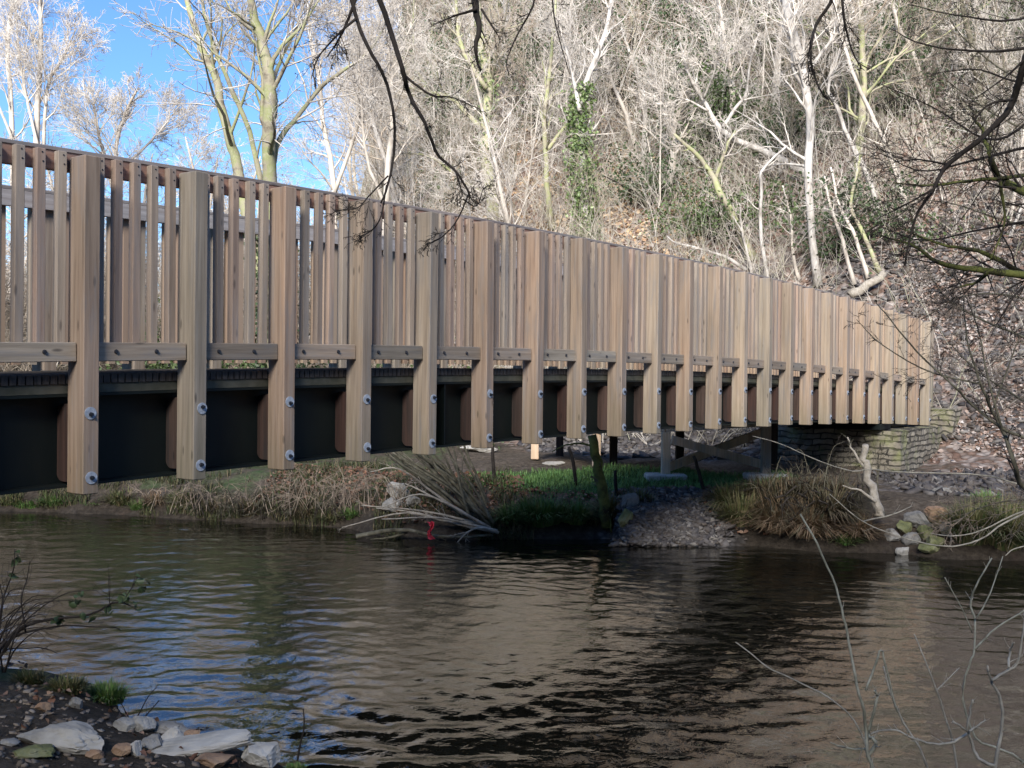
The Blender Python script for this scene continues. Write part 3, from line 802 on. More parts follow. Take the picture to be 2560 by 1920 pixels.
# trees against the sky on the left
traced_tree('bare_tree', 'bare mossy tree forking into pale stems against the blue sky', 'tree',
            [([(597, 1058), (595, 800), (590, 560), (586, 371), (584, 234), (576, 137), (559, 66), (539, 0), (520, -90)], .15, .035),
             ([(596, 700), (545, 520), (512, 363), (496, 305), (480, 242), (465, 168), (441, 117), (422, 59), (402, 0), (380, -80)], .1, .03),
             ([(594, 620), (575, 450), (558, 371), (539, 281), (504, 203), (461, 98), (440, 20), (430, -60)], .06, .02),
             ([(590, 420), (598, 312), (640, 258), (687, 195), (735, 156), (790, 120), (830, 60)], .05, .012),
             ([(583, 190), (610, 120), (640, 60), (665, -20)], .035, .012)], Z=16.6, depth=1.2, bark='bark_moss', twig='twig_pale', S=BIG, seed=3, L=2.3, n=20, ivy=(.0, .30, 2600, .12), ivym='holly')
traced_tree('bare_tree', 'slender bare tree leaning at the left edge of the sky', 'tree',
            [([(85, 560), (80, 290), (82, 200), (88, 80), (85, 0), (84, -80)], .09, .02), ([(88, 420), (95, 290), (105, 180), (140, 120), (165, 60)], .05, .012),
             ([(84, 330), (60, 220), (40, 120), (35, 20)], .04, .012)], Z=24, depth=1, S=FUZZ, seed=5, L=2.4)
traced_tree('bare_tree', 'thin pale tree cut by the left edge above the parapet', 'tree',
            [([(30, 560), (24, 240), (15, 100), (28, 0), (30, -60)], .08, .02), ([(26, 300), (-20, 180), (-50, 60)], .04, .012)], Z=26, depth=1, S=FUZZ, seed=6, L=2.4)
traced_tree('bare_tree', 'feathery low bare tree left of the forked mossy tree', 'tree',
            [([(245, 560), (250, 330), (270, 250), (300, 190)], .07, .02), ([(247, 420), (215, 300), (200, 220)], .05, .015), ([(250, 380), (330, 300), (380, 240)], .04, .012)], Z=25, depth=1.2, S=FUZZ, seed=8, L=2.2)
traced_tree('bare_tree', 'feathery bare tree right of the forked mossy tree', 'tree',
            [([(725, 600), (720, 380), (700, 280), (690, 180), (670, 80), (660, -20)], .09, .02), ([(722, 420), (770, 280), (800, 160), (805, 40)], .06, .015)], Z=27, depth=1.5, S=FUZZ, seed=9, L=2.6)
traced_tree('bare_tree', 'pale twiggy tree rising at the foot of the wooded hill', 'tree',
            [([(830, 600), (835, 400), (850, 250), (840, 120), (850, 0), (855, -80)], .1, .025), ([(832, 450), (790, 330), (780, 200), (770, 90)], .05, .014)], Z=26, depth=1.5, S=FUZZ, seed=10, L=2.8)

# the hillside trees that stand out
H = [
    ('mossy barked tree with a long limb reaching left above the parapet', [([(1068, 480), (1050, 320), (1056, 200), (1042, 100), (1030, 0), (1026, -80)], .17, .07), ([(1040, 280), (1000, 235), (960, 205), (905, 196), (870, 186)], .07, .02), ([(1062, 430), (1000, 390), (930, 340), (860, 330)], .05, .015), ([(1050, 190), (1000, 110), (985, 20), (990, -40)], .07, .03)], 'bark_moss', BIG, 2.0, (.15, .55, 500, .09)),
    ('slender mossy tree with a dark limb rising to the right', [([(1192, 495), (1180, 380), (1176, 250), (1190, 130), (1200, 0)], .08, .03), ([(1178, 330), (1215, 280), (1260, 215), (1300, 165)], .06, .015)], 'bark_moss', BIG, 1.8, None),
    ('trunk thickly clad in bright green ivy', [([(1270, 505), (1262, 420), (1256, 330), (1248, 240), (1275, 150), (1310, 60), (1325, -30)], .12, .04), ([(1252, 240), (1235, 150), (1210, 60)], .06, .02)], 'bark_white', BIG, 2.0, (.05, .66, 3600, .17)),
    ('pale leaning pole of a tree beside the ivy clad trunk', [([(1392, 370), (1365, 290), (1350, 240), (1325, 185), (1300, 110)], .075, .03)], 'bark_pale', SPARSE, 1.6, None),
    ('short thick pale trunk splitting low on the hill', [([(1440, 430), (1452, 350), (1462, 255), (1490, 190)], .11, .05), ([(1455, 330), (1435, 230), (1400, 150)], .06, .02)], 'bark_pale', BIG, 1.8, None),
    ('mossy trunk leaning left over the middle of the hill', [([(1628, 562), (1590, 480), (1560, 430), (1535, 375), (1505, 335), (1455, 290)], .1, .03), ([(1545, 390), (1568, 320), (1590, 280)], .05, .02)], 'bark_moss', SPARSE, 1.6, None),
    ('white bark tree bowed to the left with sweeping upper limbs', [([(1745, 380), (1690, 345), (1640, 324), (1568, 289), (1537, 249), (1517, 210), (1489, 166), (1470, 90)], .1, .02), ([(1561, 275), (1590, 232), (1612, 202), (1620, 138), (1640, 70)], .05, .015), ([(1530, 240), (1480, 215), (1440, 225)], .03, .01), ([(1520, 212), (1545, 150), (1560, 90)], .03, .01)], 'bark_white', BIG, 1.6, None),
    ('tallest white trunk, thick at the top edge of the wood', [([(1768, 618), (1758, 540), (1750, 467), (1744, 370), (1752, 300), (1748, 240), (1738, 180), (1722, 105), (1706, 45), (1694, -20)], .075, .1), ([(1738, 190), (1715, 150), (1710, 90), (1700, 40)], .05, .02), ([(1735, 170), (1770, 120), (1815, 60), (1830, 0)], .05, .015)], 'bark_white', BIG, 2.2, None),
    ('thin upright pale stem just above the parapet', [([(1658, 595), (1642, 495), (1645, 396), (1643, 374), (1672, 340), (1700, 315)], .05, .02)], 'bark_white', SPARSE, 1.3, None),
    ('short pale stem forked above the parapet', [([(1622, 580), (1603, 500), (1598, 440)], .04, .018), ([(1603, 500), (1580, 460), (1570, 420)], .02, .01)], 'bark_white', SPARSE, 1.2, None),
    ('slim birch like stem crooked halfway up the slope', [([(1900, 462), (1869, 368), (1830, 293), (1808, 228), (1786, 190), (1815, 105), (1826, 40)], .06, .02), ([(1786, 190), (1768, 130)], .02, .01)], 'bark_white', SPARSE, 1.5, None),
    ('long straight slim trunk leaning left up the slope', [([(1955, 432), (1929, 356), (1889, 261), (1846, 170), (1814, 59), (1800, 0)], .06, .025)], 'bark_pale', SPARSE, 1.5, None),
    ('slim grey trunk near the top right of the slope', [([(2010, 240), (1996, 190), (1968, 103), (1941, 59), (1925, 0), (1915, -60)], .07, .03)], 'bark_pale', SPARSE, 1.8, None),
    ('thin leaning stem left of a close pair by the parapet end', [([(1845, 615), (1818, 514), (1794, 447), (1780, 380)], .045, .02)], 'bark_pale', SPARSE, 1.3, None),
    ('thin leaning stem right of a close pair by the parapet end', [([(1876, 602), (1846, 506), (1814, 447), (1795, 360)], .045, .02)], 'bark_pale', SPARSE, 1.3, None),
    ('mossy leaning stem rising beside the white fallen log', [([(1900, 588), (1868, 512), (1838, 447), (1850, 380), (1858, 330)], .05, .02)], 'bark_moss', SPARSE, 1.3, None),
    ('slender pale stem curving beside the tallest white trunk', [([(1725, 605), (1712, 540), (1708, 470), (1690, 400)], .04, .015)], 'bark_pale', SPARSE, 1.2, None),
    ('grey trunk half hidden by dark twigs at the right edge', [([(2150, 330), (2120, 230), (2105, 120), (2080, 20), (2070, -60)], .09, .04)], 'bark_damp', FUZZ, 1.8, None),
]
for i, (lab, stems, bark, S, L, ivy) in enumerate(H):
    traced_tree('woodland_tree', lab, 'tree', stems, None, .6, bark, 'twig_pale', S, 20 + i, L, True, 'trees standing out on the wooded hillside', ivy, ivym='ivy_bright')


def free_tree(name, seed, height, r, S, bark, twig):
    rnd = random.Random(seed); out = []
    root = empty(name, (0, 0, 0))
    grow(out, (0, 0, -.2), (rnd.uniform(-.15, .15), rnd.uniform(-.15, .15), 1), height, r, 0, S, rnd)
    link('trunk', tubes('trunk', [(p, q, s) for p, q, s, l in out if l == 0 or (l == 1 and q[0] > .025)]), M[bark], root)
    link('branches', tubes('branches', [(p, q, s) for p, q, s, l in out if not (l == 0 or (l == 1 and q[0] > .025))]), M[twig], root)
    return root


FREE = Style(nseg=(10, 6, 4, 3), kids=(30, 9, 6), ratio=(.36, .5, .5), ang=(.9, .9, .85), wig=(.09, .22, .24, .24), upw=(.05, .05, .03, .0), t0=(.18, .15, .2), rr=(.42, .5, .55), rmin=.006)
protos = [free_tree('hillside_tree', 100 + i, 9.0, .11, FREE, ('bark_pale', 'bark_white', 'bark_moss', 'bark_pale', 'bark_damp')[i], ('twig_pale', 'twig_brown', 'twig_brown', 'twig_pale', 'twig_brown')[i]) for i in range(5)]


def copy_tree(o):
    c = o.copy(); COL.objects.link(c)
    for ch in list(o.children):
        d = ch.copy(); COL.objects.link(d); d.parent = c
    return c


def hides(x, y, w=.014): return any(abs(x / y - a) < w and y < b + .4 for a, b in TRACED)


def in_view(x, y, m=.08): return abs(x / max(y, .1)) < 1280 / F + m


spots = []; tries = 0
rs = random.Random(77)
while len(spots) < 190 and tries < 20000:
    tries += 1
    y = rs.uniform(19, 60); x = y * rs.uniform(-.17, .58)
    d = y - float(np.interp(x, FOOT[:, 0], FOOT[:, 1]))
    if d < 3.5 or hides(x, y) or any((x - a) ** 2 + (y - b) ** 2 < 1.5 for a, b in spots): continue
    spots.append((x, y))
kinds_lab = ['pale barked bare tree among the crowd on the wooded hillside', 'whitish barked bare tree among the crowd on the wooded hillside', 'mossy bare tree among the crowd on the wooded hillside',
             'grey barked bare tree with pale twigs in the crowd on the hillside', 'dark barked bare tree among the crowd on the wooded hillside']
used = set()
for x, y in spots:
    i = rs.choice([0, 1, 1, 2, 3, 4])
    o = protos[i] if i not in used else copy_tree(protos[i]); used.add(i)
    s = rs.uniform(.6, 1.15); o.location = (x, y, gh(x, y)); o.rotation_euler = (rs.uniform(-.14, .14), rs.uniform(-.2, .08), rs.uniform(0, 6.28)); o.scale = (s, s, s)
    tag(o, kinds_lab[i], 'tree', 'crowd of bare trees on the wooded hillside: ' + kinds_lab[i].split(' bare')[0])
YNG = Style(nseg=(8, 6, 4), kids=(15, 7), ratio=(.4, .5), ang=(.6, .8), wig=(.09, .15, .2), upw=(.05, .06, .02), sides=(5, 3, 3), t0=(.15, .15), rr=(.4, .5), rmin=.005)
yp = [free_tree('young_tree', 180 + i, 5.0, .032, YNG, ('bark_white', 'bark_damp', 'bark_pale')[i], ('twig_pale', 'twig_brown', 'twig_pale')[i]) for i in range(3)]
used = set(); cnt = 0
ylab = ['whitish thin young tree among the saplings low on the hillside', 'grey green thin young tree among the saplings low on the hillside', 'pale brown thin young tree among the saplings low on the hillside']
while cnt < 115:
    y = rs.uniform(18, 40); x = y * rs.uniform(-.13, .5); d = y - float(np.interp(x, FOOT[:, 0], FOOT[:, 1]))
    if d < 1.4 or d > 12 or (x > 6.5 and d < 3.5) or hides(x, y, .008): continue
    i = cnt % 3; o = yp[i] if i not in used else copy_tree(yp[i]); used.add(i); cnt += 1
    s = rs.uniform(.55, 1.2); o.location = (x, y, gh(x, y)); o.rotation_euler = (rs.uniform(-.25, .2), rs.uniform(-.35, .12), rs.uniform(0, 6.28)); o.scale = (s, s, s)
    tag(o, ylab[i], 'young tree', 'young trees low on the hillside: ' + ylab[i].split(' thin')[0])
# low valley trees on the left, beyond the meadow
vp = [free_tree('valley_tree', 140 + i, 7.0, .12, FREE, 'bark_pale', 'twig_pale') for i in range(2)]
used = set()
for j in range(48):
    i = j % 2; y = rs.uniform(27, 70); x = y * rs.uniform(-.56, -.17)
    o = vp[i] if i not in used else copy_tree(vp[i]); used.add(i)
    s = rs.uniform(.7, 1.1) * (.75 + y / 130); o.location = (x, y, gh(x, y)); o.rotation_euler = (0, 0, rs.uniform(0, 6.28)); o.scale = (s, s, s)
    tag(o, 'bare tree of the distant thicket behind the left end of the parapet', 'tree', 'distant bare trees beyond the meadow')


for j in range(9):
    o = copy_tree(vp[j % 2]); y = rs.uniform(23, 33); x = y * (-.5 + .034 * j + rs.uniform(-.015, .015)); s = rs.uniform(.85, 1.2)
    o.location = (x, y, gh(x, y)); o.rotation_euler = (0, 0, rs.uniform(0, 6.28)); o.scale = (s, s, s)
    tag(o, 'fine twigged bare tree standing behind the parapet on the left', 'tree', 'bare trees behind the left half of the parapet')
THK = Style(nseg=(7, 6, 4, 3), kids=(16, 9, 6), ratio=(.5, .5, .5), ang=(.5, .7, .8), wig=(.1, .16, .2, .2), upw=(.03, .05, .03, 0), sides=(5, 4, 3, 3), t0=(.1, .1, .2), rr=(.5, .5, .55), rmin=.006)
def thicket(seed):
    rnd = random.Random(seed); out = []; root = empty('thicket_shrub', (0, 0, 0))
    for _ in range(7):
        grow(out, (rnd.gauss(0, .25), rnd.gauss(0, .25), -.1), (rnd.gauss(0, .28), rnd.gauss(0, .28), 1), rnd.uniform(3.2, 4.6), .035, 0, THK, rnd)
    link('stems', tubes('stems', [(p, q, s) for p, q, s, l in out if l == 0]), M['bark_pale'], root)
    link('branches', tubes('branches', [(p, q, s) for p, q, s, l in out if l]), M['twig_brown'], root)
    return root
tp = [thicket(160 + i) for i in range(2)]; used = set()
for j in range(36):
    i = j % 2; y = rs.uniform(18.5, 31); x = y * rs.uniform(-.56, -.1)
    o = tp[i] if i not in used else copy_tree(tp[i]); used.add(i)
    s_ = rs.uniform(.65, 1.05) * (.62 + y / 70); o.location = (x, y, gh(x, y)); o.rotation_euler = (0, 0, rs.uniform(0, 6.28)); o.scale = (s_, s_, s_)
    tag(o, 'bushy bare shrub of the thicket showing behind the left half of the parapet', 'shrub', 'bare shrubs of the thicket behind the parapet')


# evergreens
def evergreen(label, x, y, w, hh, n, seed, leaf=.075, name='evergreen_bush', cat='bush', m='holly'):
    rng = np.random.default_rng(seed); z = gh(x, y)
    root = tag(empty(name, (x, y, z)), label, cat, 'evergreens on and below the wooded hillside')
    # clumps through the crown
    nc = 26; c = np.stack([rng.normal(0, w * .38, nc), rng.normal(0, w * .38, nc), hh * rng.beta(1.6, 1.6, nc)], -1)
    cs = rng.uniform(.12, .3, nc) * w
    n = int(n * 1.4); k = rng.integers(0, nc, n); P = c[k] + rng.normal(size=(n, 3)) * cs[k][:, None]
    P[:, 2] = np.abs(P[:, 2])
    stems = [(smooth_line([(rng.normal(0, .06), rng.normal(0, .06), -.2), (q[0] * .4, q[1] * .4, q[2] * .5), tuple(q)], 6), np.linspace(.05, .012, 6), 5) for q in c[:14]]
    link('stems', tubes('stems', stems), M['bark_dark'], root)
    link('foliage', leaves_mesh('foliage', P, leaf, rng), M[m], root)


for i, (px, py, w, hh, n, lab) in enumerate([
        (1560, 350, 1.6, 2.0, 2600, 'dark evergreen bush under the white bowed tree'), (1480, 330, 1.3, 3.6, 2600, 'tall dark evergreen behind the short thick pale trunk'),
        (1690, 345, 1.3, 1.3, 1800, 'green bush at the foot of the bowed white tree'), (1550, 515, 1.9, .7, 2600, 'broad low green thicket just above the parapet'),
        (1400, 440, 1.7, .8, 2000, 'low green thicket right of the ivy clad trunk'), (1820, 560, 1.3, 1.6, 1800, 'small evergreen between thin stems by the parapet end'),
        (2080, 130, 2.2, 3.2, 3200, 'evergreen high on the slope near the right edge'), (1170, 300, 2.0, 4.0, 3200, 'dark evergreen behind the slender mossy tree'),
        (1340, 250, 2.0, 4.5, 3400, 'tall dark evergreen behind the leaning pole tree'), (1640, 200, 2.0, 4.0, 3000, 'dark evergreen left of the tallest white trunk'),
        (1940, 250, 2.2, 3.2, 3000, 'dusky evergreen bush among the slim trunks'), (960, 330, 2.4, 3.5, 3000, 'grey green evergreen left of the long limbed mossy tree')]):
    g, Z = hit(px, py)
    evergreen(lab, g.x, g.y, w, hh, n, 200 + i, m='holly' if i % 3 else 'ivy')
for i, (x, y, w, hh, lab) in enumerate([(-6.4, 19.5, 1.8, 1.9, 'sunlit green bush seen through the pickets at the left edge'), (-4.4, 18.6, 1.5, 1.7, 'green bush seen through the second bay of pickets'),
                                        (-2.3, 19.5, 1.6, 1.8, 'green bush seen through the third bay of pickets'), (-8.2, 22, 2.4, 2.2, 'wide green bush beyond the left end of the bridge')]):
    evergreen(lab, x, y, w, hh, 2600, 230 + i, .085, 'green_bush', 'bush', 'ivy')

# ------------------------------------------------------------------ undergrowth on the hill
rng = np.random.default_rng(5)
bp_ = []
rb = random.Random(9)
BR = Style(nseg=(5, 3), kids=(5,), ratio=(.45,), ang=(.7,), wig=(.14, .2), upw=(-.04, 0), sides=(3, 3), t0=(.2,), rr=(.6,), rmin=.004)
cnt = 0
while cnt < 4300:
    y = rb.uniform(17.5, 50) if rb.random() < .75 else rb.uniform(17, 30); x = y * rb.uniform(-.16, .56)
    if y - float(np.interp(x, FOOT[:, 0], FOOT[:, 1])) < .8: continue
    if x > 5.5 and y < 22 and rb.random() < .75: continue
    z = gh(x, y)
    for _ in range(2):
        o = []; grow(o, (x, y, z - .05), (rb.gauss(0, .5), rb.gauss(0, .5) - .2, 1), rb.uniform(.7, 2.2), .011, 0, BR, rb)
        bp_ += [(p, r, s) for p, r, s, l in o]
    cnt += 1
tag(link('brushwood', tubes('brushwood', bp_), M['brush']), 'tangle of dead pale brushwood covering the wooded hillside', 'brushwood', kind='stuff')
iv = []
while len(iv) < 42000:
    y = rb.uniform(18, 46); x = y * rb.uniform(-.16, .56)
    if y - float(np.interp(x, FOOT[:, 0], FOOT[:, 1])) < 1.2: continue
    if float(fbm(np.array([x * .5]), np.array([y * .5]), 3)[0]) < .53 or (x > 6 and y < 21) or (-5 < x < 4.2 and y < 31): continue
    z0 = gh(x, y)
    for _ in range(18): 
        xx, yy = x + rb.gauss(0, .3), y + rb.gauss(0, .3)
        iv.append((xx, yy, z0 + (yy - y) * .8 + abs(rb.gauss(0, .22))))
tag(link('ivy_ground_cover', leaves_mesh('ivy_ground_cover', iv, .085, rng), M['ivy']), 'patches of green ivy creeping over the wooded hillside', 'ivy', kind='stuff')


# fallen leaves on the banks and slope
def scatter_leaves(name, label, n, f, size, m='leaf'):
    P = []
    while len(P) < n:
        q = f()
        if q: P.append(q)
    P = np.array(P); P[:, 2] = h(P[:, 0], P[:, 1]) + rng.uniform(.005, .05, len(P))
    tag(link(name, leaves_mesh(name, P, size, rng, .6), M[m]), label, 'leaves', kind='stuff')


def fl():
    y = rb.uniform(13.2, 26); x = rb.uniform(5.2, 14.5)
    return (x, y, 0) if y > np.interp(x, FOOT[:, 0], FOOT[:, 1]) - .8 and in_view(x, y) and not (x < 7 and 13.9 < y < 15) and float(fbm(np.array([x * 1.1]), np.array([y * 1.1]), 4)[0]) + rb.gauss(0, .05) > .5 else None


scatter_leaves('leaf_litter', 'brown fallen leaves lying over the slope beside the abutment', 19000, fl, .075)


def fl4():
    x = rb.uniform(-4.5, -1.0); y = rb.uniform(3.6, 7.2)
    return (x, y, 0) if gh(x, y) > .06 and float(fbm(np.array([x * 2.0]), np.array([y * 2.0]), 3)[0]) > .45 else None


scatter_leaves('near_bank_leaves', 'dark wet leaves trodden into the near bank among the stones', 420, fl4, .035, 'leaf_dark')


def fl3():
    x = rb.uniform(-5, 4.4); y = float(np.interp(x, FOOT[:, 0], FOOT[:, 1])) + rb.uniform(2.0, 13)
    return (x, y, 0) if rb.random() < .85 else None


M['leaf_sunlit_tint'] = islands('sunlight_tinted_leaves', [(.5, .34, .19), (.62, .46, .3), (.42, .26, .14), (.7, .58, .42), (.36, .2, .11)], .7)  # pale warm tones put the sunlight on this slope into the leaf colour
scatter_leaves('sunlit_tint_litter', 'fallen leaves on the slope behind the middle of the bridge, sunlight painted into their straw colour', 15000, fl3, .14, 'leaf_sunlit_tint')


def fl2():
    x = rb.uniform(-3.5, 4.2); y = np.interp(x, FE[:, 0], FE[:, 1]) + rb.uniform(.25, 2.2)
    return (x, y, 0) if not (.2 < x < 3.6 and 13.9 < y < 15.6) else None


scatter_leaves('bank_leaf_litter', 'brown fallen leaves on the far bank under the bridge', 3600, fl2, .06, 'leaf_dark')


# stone chips
def chips(name, label, pos, smin, smax, m='shale'):
    V, Q = [], []
    base = np.array([(-1, -1, -1), (1, -1, -1), (1, 1, -1), (-1, 1, -1), (-1, -1, 1), (1, -1, 1), (1, 1, 1), (-1, 1, 1)], float)
    fq = np.array([(3, 2, 1, 0), (4, 5, 6, 7), (0, 1, 5, 4), (1, 2, 6, 5), (2, 3, 7, 6), (3, 0, 4, 7)])
    for i, p in enumerate(pos):
        s = rng.uniform(smin, smax) * np.array([1, rng.uniform(.6, 1), rng.uniform(.2, .5)])
        b = (base + rng.normal(0, .28, (8, 3))) * s
        Rm = np.array(Matrix.Rotation(rng.uniform(0, 6.28), 3, 'Z') @ Matrix.Rotation(rng.normal(0, .4), 3, 'X') @ Matrix.Rotation(rng.normal(0, .4), 3, 'Y'))
        V.append(b @ Rm.T + p); Q.append(fq + 8 * i)
    tag(link(name, qmesh(name, np.concatenate(V), np.concatenate(Q), False), M[m]), label, 'stones', kind='stuff')


P = []
while len(P) < 3800:
    px, py = rb.gauss(1450, 66), rb.uniform(1062, 1182)
    lo = 1340 + max(0, (1100 - py)) * .1; hi = 1562 - max(0, 1120 - py) * .6
    if not lo - abs(rb.gauss(0, 14)) < px < hi + 5 + abs(rb.gauss(0, 14)): continue
    g, _ = hit(px, py); P.append((g.x, g.y, g.z + rb.uniform(0, .04)))
chips('shale_heap', 'heap of grey shale chips sloping down to the far waterline', P, .014, .05)
P = []
while len(P) < 2600:
    x = rb.uniform(.2, 4.9); y = np.interp(x, FOOT[:, 0], FOOT[:, 1]) + rb.uniform(-.6, 3.6)
    P.append((x, y, gh(x, y) + .01))
chips('shale_slope', 'loose grey shale on the slope behind the timber ramp', P, .03, .09)
P = []
while len(P) < 2800:
    x = rb.uniform(5.2, 12); y = rb.uniform(13.2, 22)
    w_ = float(bump2(np.array(x), np.array(y), 6.6, 14.2, 1.5, .9)) + (.5 if (y > np.interp(x, FOOT[:, 0], FOOT[:, 1]) + 1.5) else 0)
    if rb.random() < w_ and in_view(x, y): P.append((x, y, gh(x, y) + .01))
chips('gravel', 'grey gravel and shale on the slope right of the abutment', P, .025, .08)
P = []
while len(P) < 330:
    px, py = rb.uniform(-20, 620), rb.uniform(1480, 1659)
    g, _ = hit(px, py)
    if g.z > .04: P.append((g.x, g.y, g.z + .002))
chips('bank_gravel', 'small stones trodden into the near bank in the foreground', P, .005, .018, 'pebble')

# ------------------------------------------------------------------ rocks
def rock_mesh(seed, sx, sy, sz, cuts=14, sub=4):
    import bmesh
    r = random.Random(seed); bm = bmesh.new(); bmesh.ops.create_icosphere(bm, subdivisions=sub, radius=1)
    pl = []
    for _ in range(cuts):
        v = Vector((r.gauss(0, 1), r.gauss(0, 1), r.gauss(0, 1))).normalized(); pl.append((v, r.uniform(.55, .82)))
    pl.append((Vector((0, 0, 1)), .72)); 
    for v in bm.verts:
        for nrm, dd in pl:
            t = v.co.dot(nrm)
            if t > dd: v.co -= nrm * (t - dd)
        n = v.co.normalized()
        v.co += n * (.05 * math.sin(n.x * 7 + seed) * math.sin(n.y * 6) + .035 * math.sin(n.x * 17 + n.z * 13 + seed * 2) * math.sin(n.y * 15 - n.z * 9) + r.uniform(-.016, .016))
        v.co = Vector((v.co.x * sx, v.co.y * sy, v.co.z * sz))
    me = bpy.data.meshes.new('stone'); bm.to_mesh(me); bm.free()
    return me


def put_rock(px, py, wpx, hpx, m, label, seed, group, rz=0.0, ry=0.0, deep=.75, sink=.25, name='stone', lift=0.0):
    g, Z = hit(px, py + hpx * .4)
    s = wpx * DS * Z / F / 1.45; hz = hpx * DS * Z / F / 1.3
    o = link(name, rock_mesh(seed, s, s * deep, hz), M[m], None, (g.x, g.y + s * deep * .3, g.z + hz * (.72 - sink) + lift))
    o.rotation_euler = (0, ry, rz)
    tag(o, label, 'stone', group); return o


def c7(x, y): return x * .289, 1244 + y * .289


FS = [(455, 1262, 570, 165, 'stone_pale', 'broad flat pale slab lying on the bank in the bottom left corner', .0, .06, .5),
      (1420, 1300, 830, 95, 'stone_pale', 'longest pale slab, tilted up to the right at the water', .12, -.13, .3),
      (1285, 1222, 160, 140, 'stone_pale', 'upright triangular white stone behind the longest slab', .4, .1, .7),
      (1130, 1262, 140, 110, 'stone_grey', 'chunky grey stone between the white triangle and the small white block', .2, .0, .8),
      (1008, 1310, 100, 105, 'stone_pale', 'small white block at the left end of the longest slab', .7, .0, .8),
      (915, 1332, 125, 85, 'stone_brown', 'small orange brown stone beside the white block', .3, .1, .8),
      (918, 1125, 140, 90, 'stone_pale', 'left of two pale stones close to the grass tuft', .1, .2, .8),
      (1045, 1122, 160, 110, 'stone_pale', 'right of two pale stones close to the grass tuft', .5, .3, .7),
      (1255, 1150, 240, 75, 'stone_grey', 'grey stone half in the water behind the white triangle', .1, .0, .6),
      (1425, 1215, 130, 95, 'stone_brown', 'brown stone behind the middle of the longest slab', .2, .0, .8),
      (1930, 1372, 270, 140, 'stone_pale', 'rough pale stone in the water at the tip of the longest slab', .2, .0, .8),
      (1600, 1412, 230, 80, 'stone_brown', 'reddish brown stone under the raised end of the longest slab', .2, .0, .8),
      (568, 955, 85, 75, 'stone_grey', 'grey stone among the grass on the near bank', .2, .0, .8),
      (320, 985, 95, 60, 'stone_brown', 'small reddish stone bedded in the near bank soil', .9, .0, .8),
      (710, 1352, 110, 60, 'stone_brown', 'pinkish stone right of the broad flat slab', .2, .0, .8),
      (230, 1345, 270, 90, 'stone_moss', 'dark greenish slab in front of the broad flat slab', .2, .0, .7),
      (60, 1250, 120, 40, 'stone_grey', 'thin grey stone by the left edge of the near bank', .2, .0, .8)]
for i, (x, y, w, hh, m, lab, rz, ry, dp) in enumerate(FS):
    px, py = c7(x, y)
    put_rock(px, py, w * .289, hh * .289, m, lab, 300 + i, 'loose stones on the near bank', rz, ry, dp, .2)

FR = [(1985, 1128, 46, 34, 'stone_grey', 'grey boulder topmost at the left of the stone pile'), (2035, 1120, 60, 34, 'stone_brown', 'largest brown boulder on top of the stone pile'),
      (1952, 1146, 34, 26, 'stone_moss', 'yellowish mossy stone at the left of the pile'), (2000, 1156, 30, 26, 'stone_moss', 'mossy stone in the middle of the pile'),
      (1972, 1170, 36, 24, 'stone_grey', 'grey stone low in the middle of the pile'), (1953, 1193, 26, 16, 'stone_pale', 'small white stone at the waterline below the pile'),
      (2020, 1175, 40, 26, 'stone_moss', 'green mossy stone low at the right of the pile'), (2048, 1150, 36, 26, 'stone_grey', 'grey stone at the right side of the pile'),
      (1930, 1166, 30, 24, 'stone_grey', 'dark grey stone at the foot of the dead grass'), (2010, 1194, 44, 18, 'stone_moss', 'flat wet mossy stone at the waterline under the pile')]
for i, (x, y, w, hh, m, lab) in enumerate(FR):
    put_rock(x, y, w, hh, m, lab, 340 + i, 'stones piled by the water right of the abutment', i * .7, 0, .8, .1)
put_rock(1353, 1131, 34, 34, 'stone_moss', 'yellow green stone slab at the left foot of the shale heap', 360, 'single stones on the far bank', .3, .4, .5, .0)
put_rock(1362, 1088, 34, 30, 'stone_grey', 'grey stone above the yellow green slab', 361, 'single stones on the far bank', .3, .0, .6, .0)
put_rock(862, 1070, 46, 34, 'stone_pale', 'pale angular rock behind the brushwood on the far bank', 362, 'single stones on the far bank', .3, .2, .7, .0)
put_rock(893, 1088, 36, 22, 'stone_grey', 'narrow grey rock leaning on the pale angular rock', 363, 'single stones on the far bank', 1.0, .5, .5, .0)
put_rock(850, 1098, 40, 26, 'stone_grey', 'grey rock half under the white branches', 364, 'single stones on the far bank', .3, .0, .7, .0)
put_rock(2040, 1062, 60, 12, 'stone_grey', 'flat grey stone on the gravel slope right of the abutment', 365, 'single stones on the far bank', .3, -.1, .5, .0)
put_rock(1040, 972, 70, 14, 'stone_pale', 'low white stones beyond the shrub below the girder', 366, 'single stones on the far bank', .3, .0, .5, .0)
put_rock(1195, 1004, 50, 8, 'stone_pale', 'row of white kerb stone at the back of the grass', 367, 'single stones on the far bank', .3, .0, .5, .0)

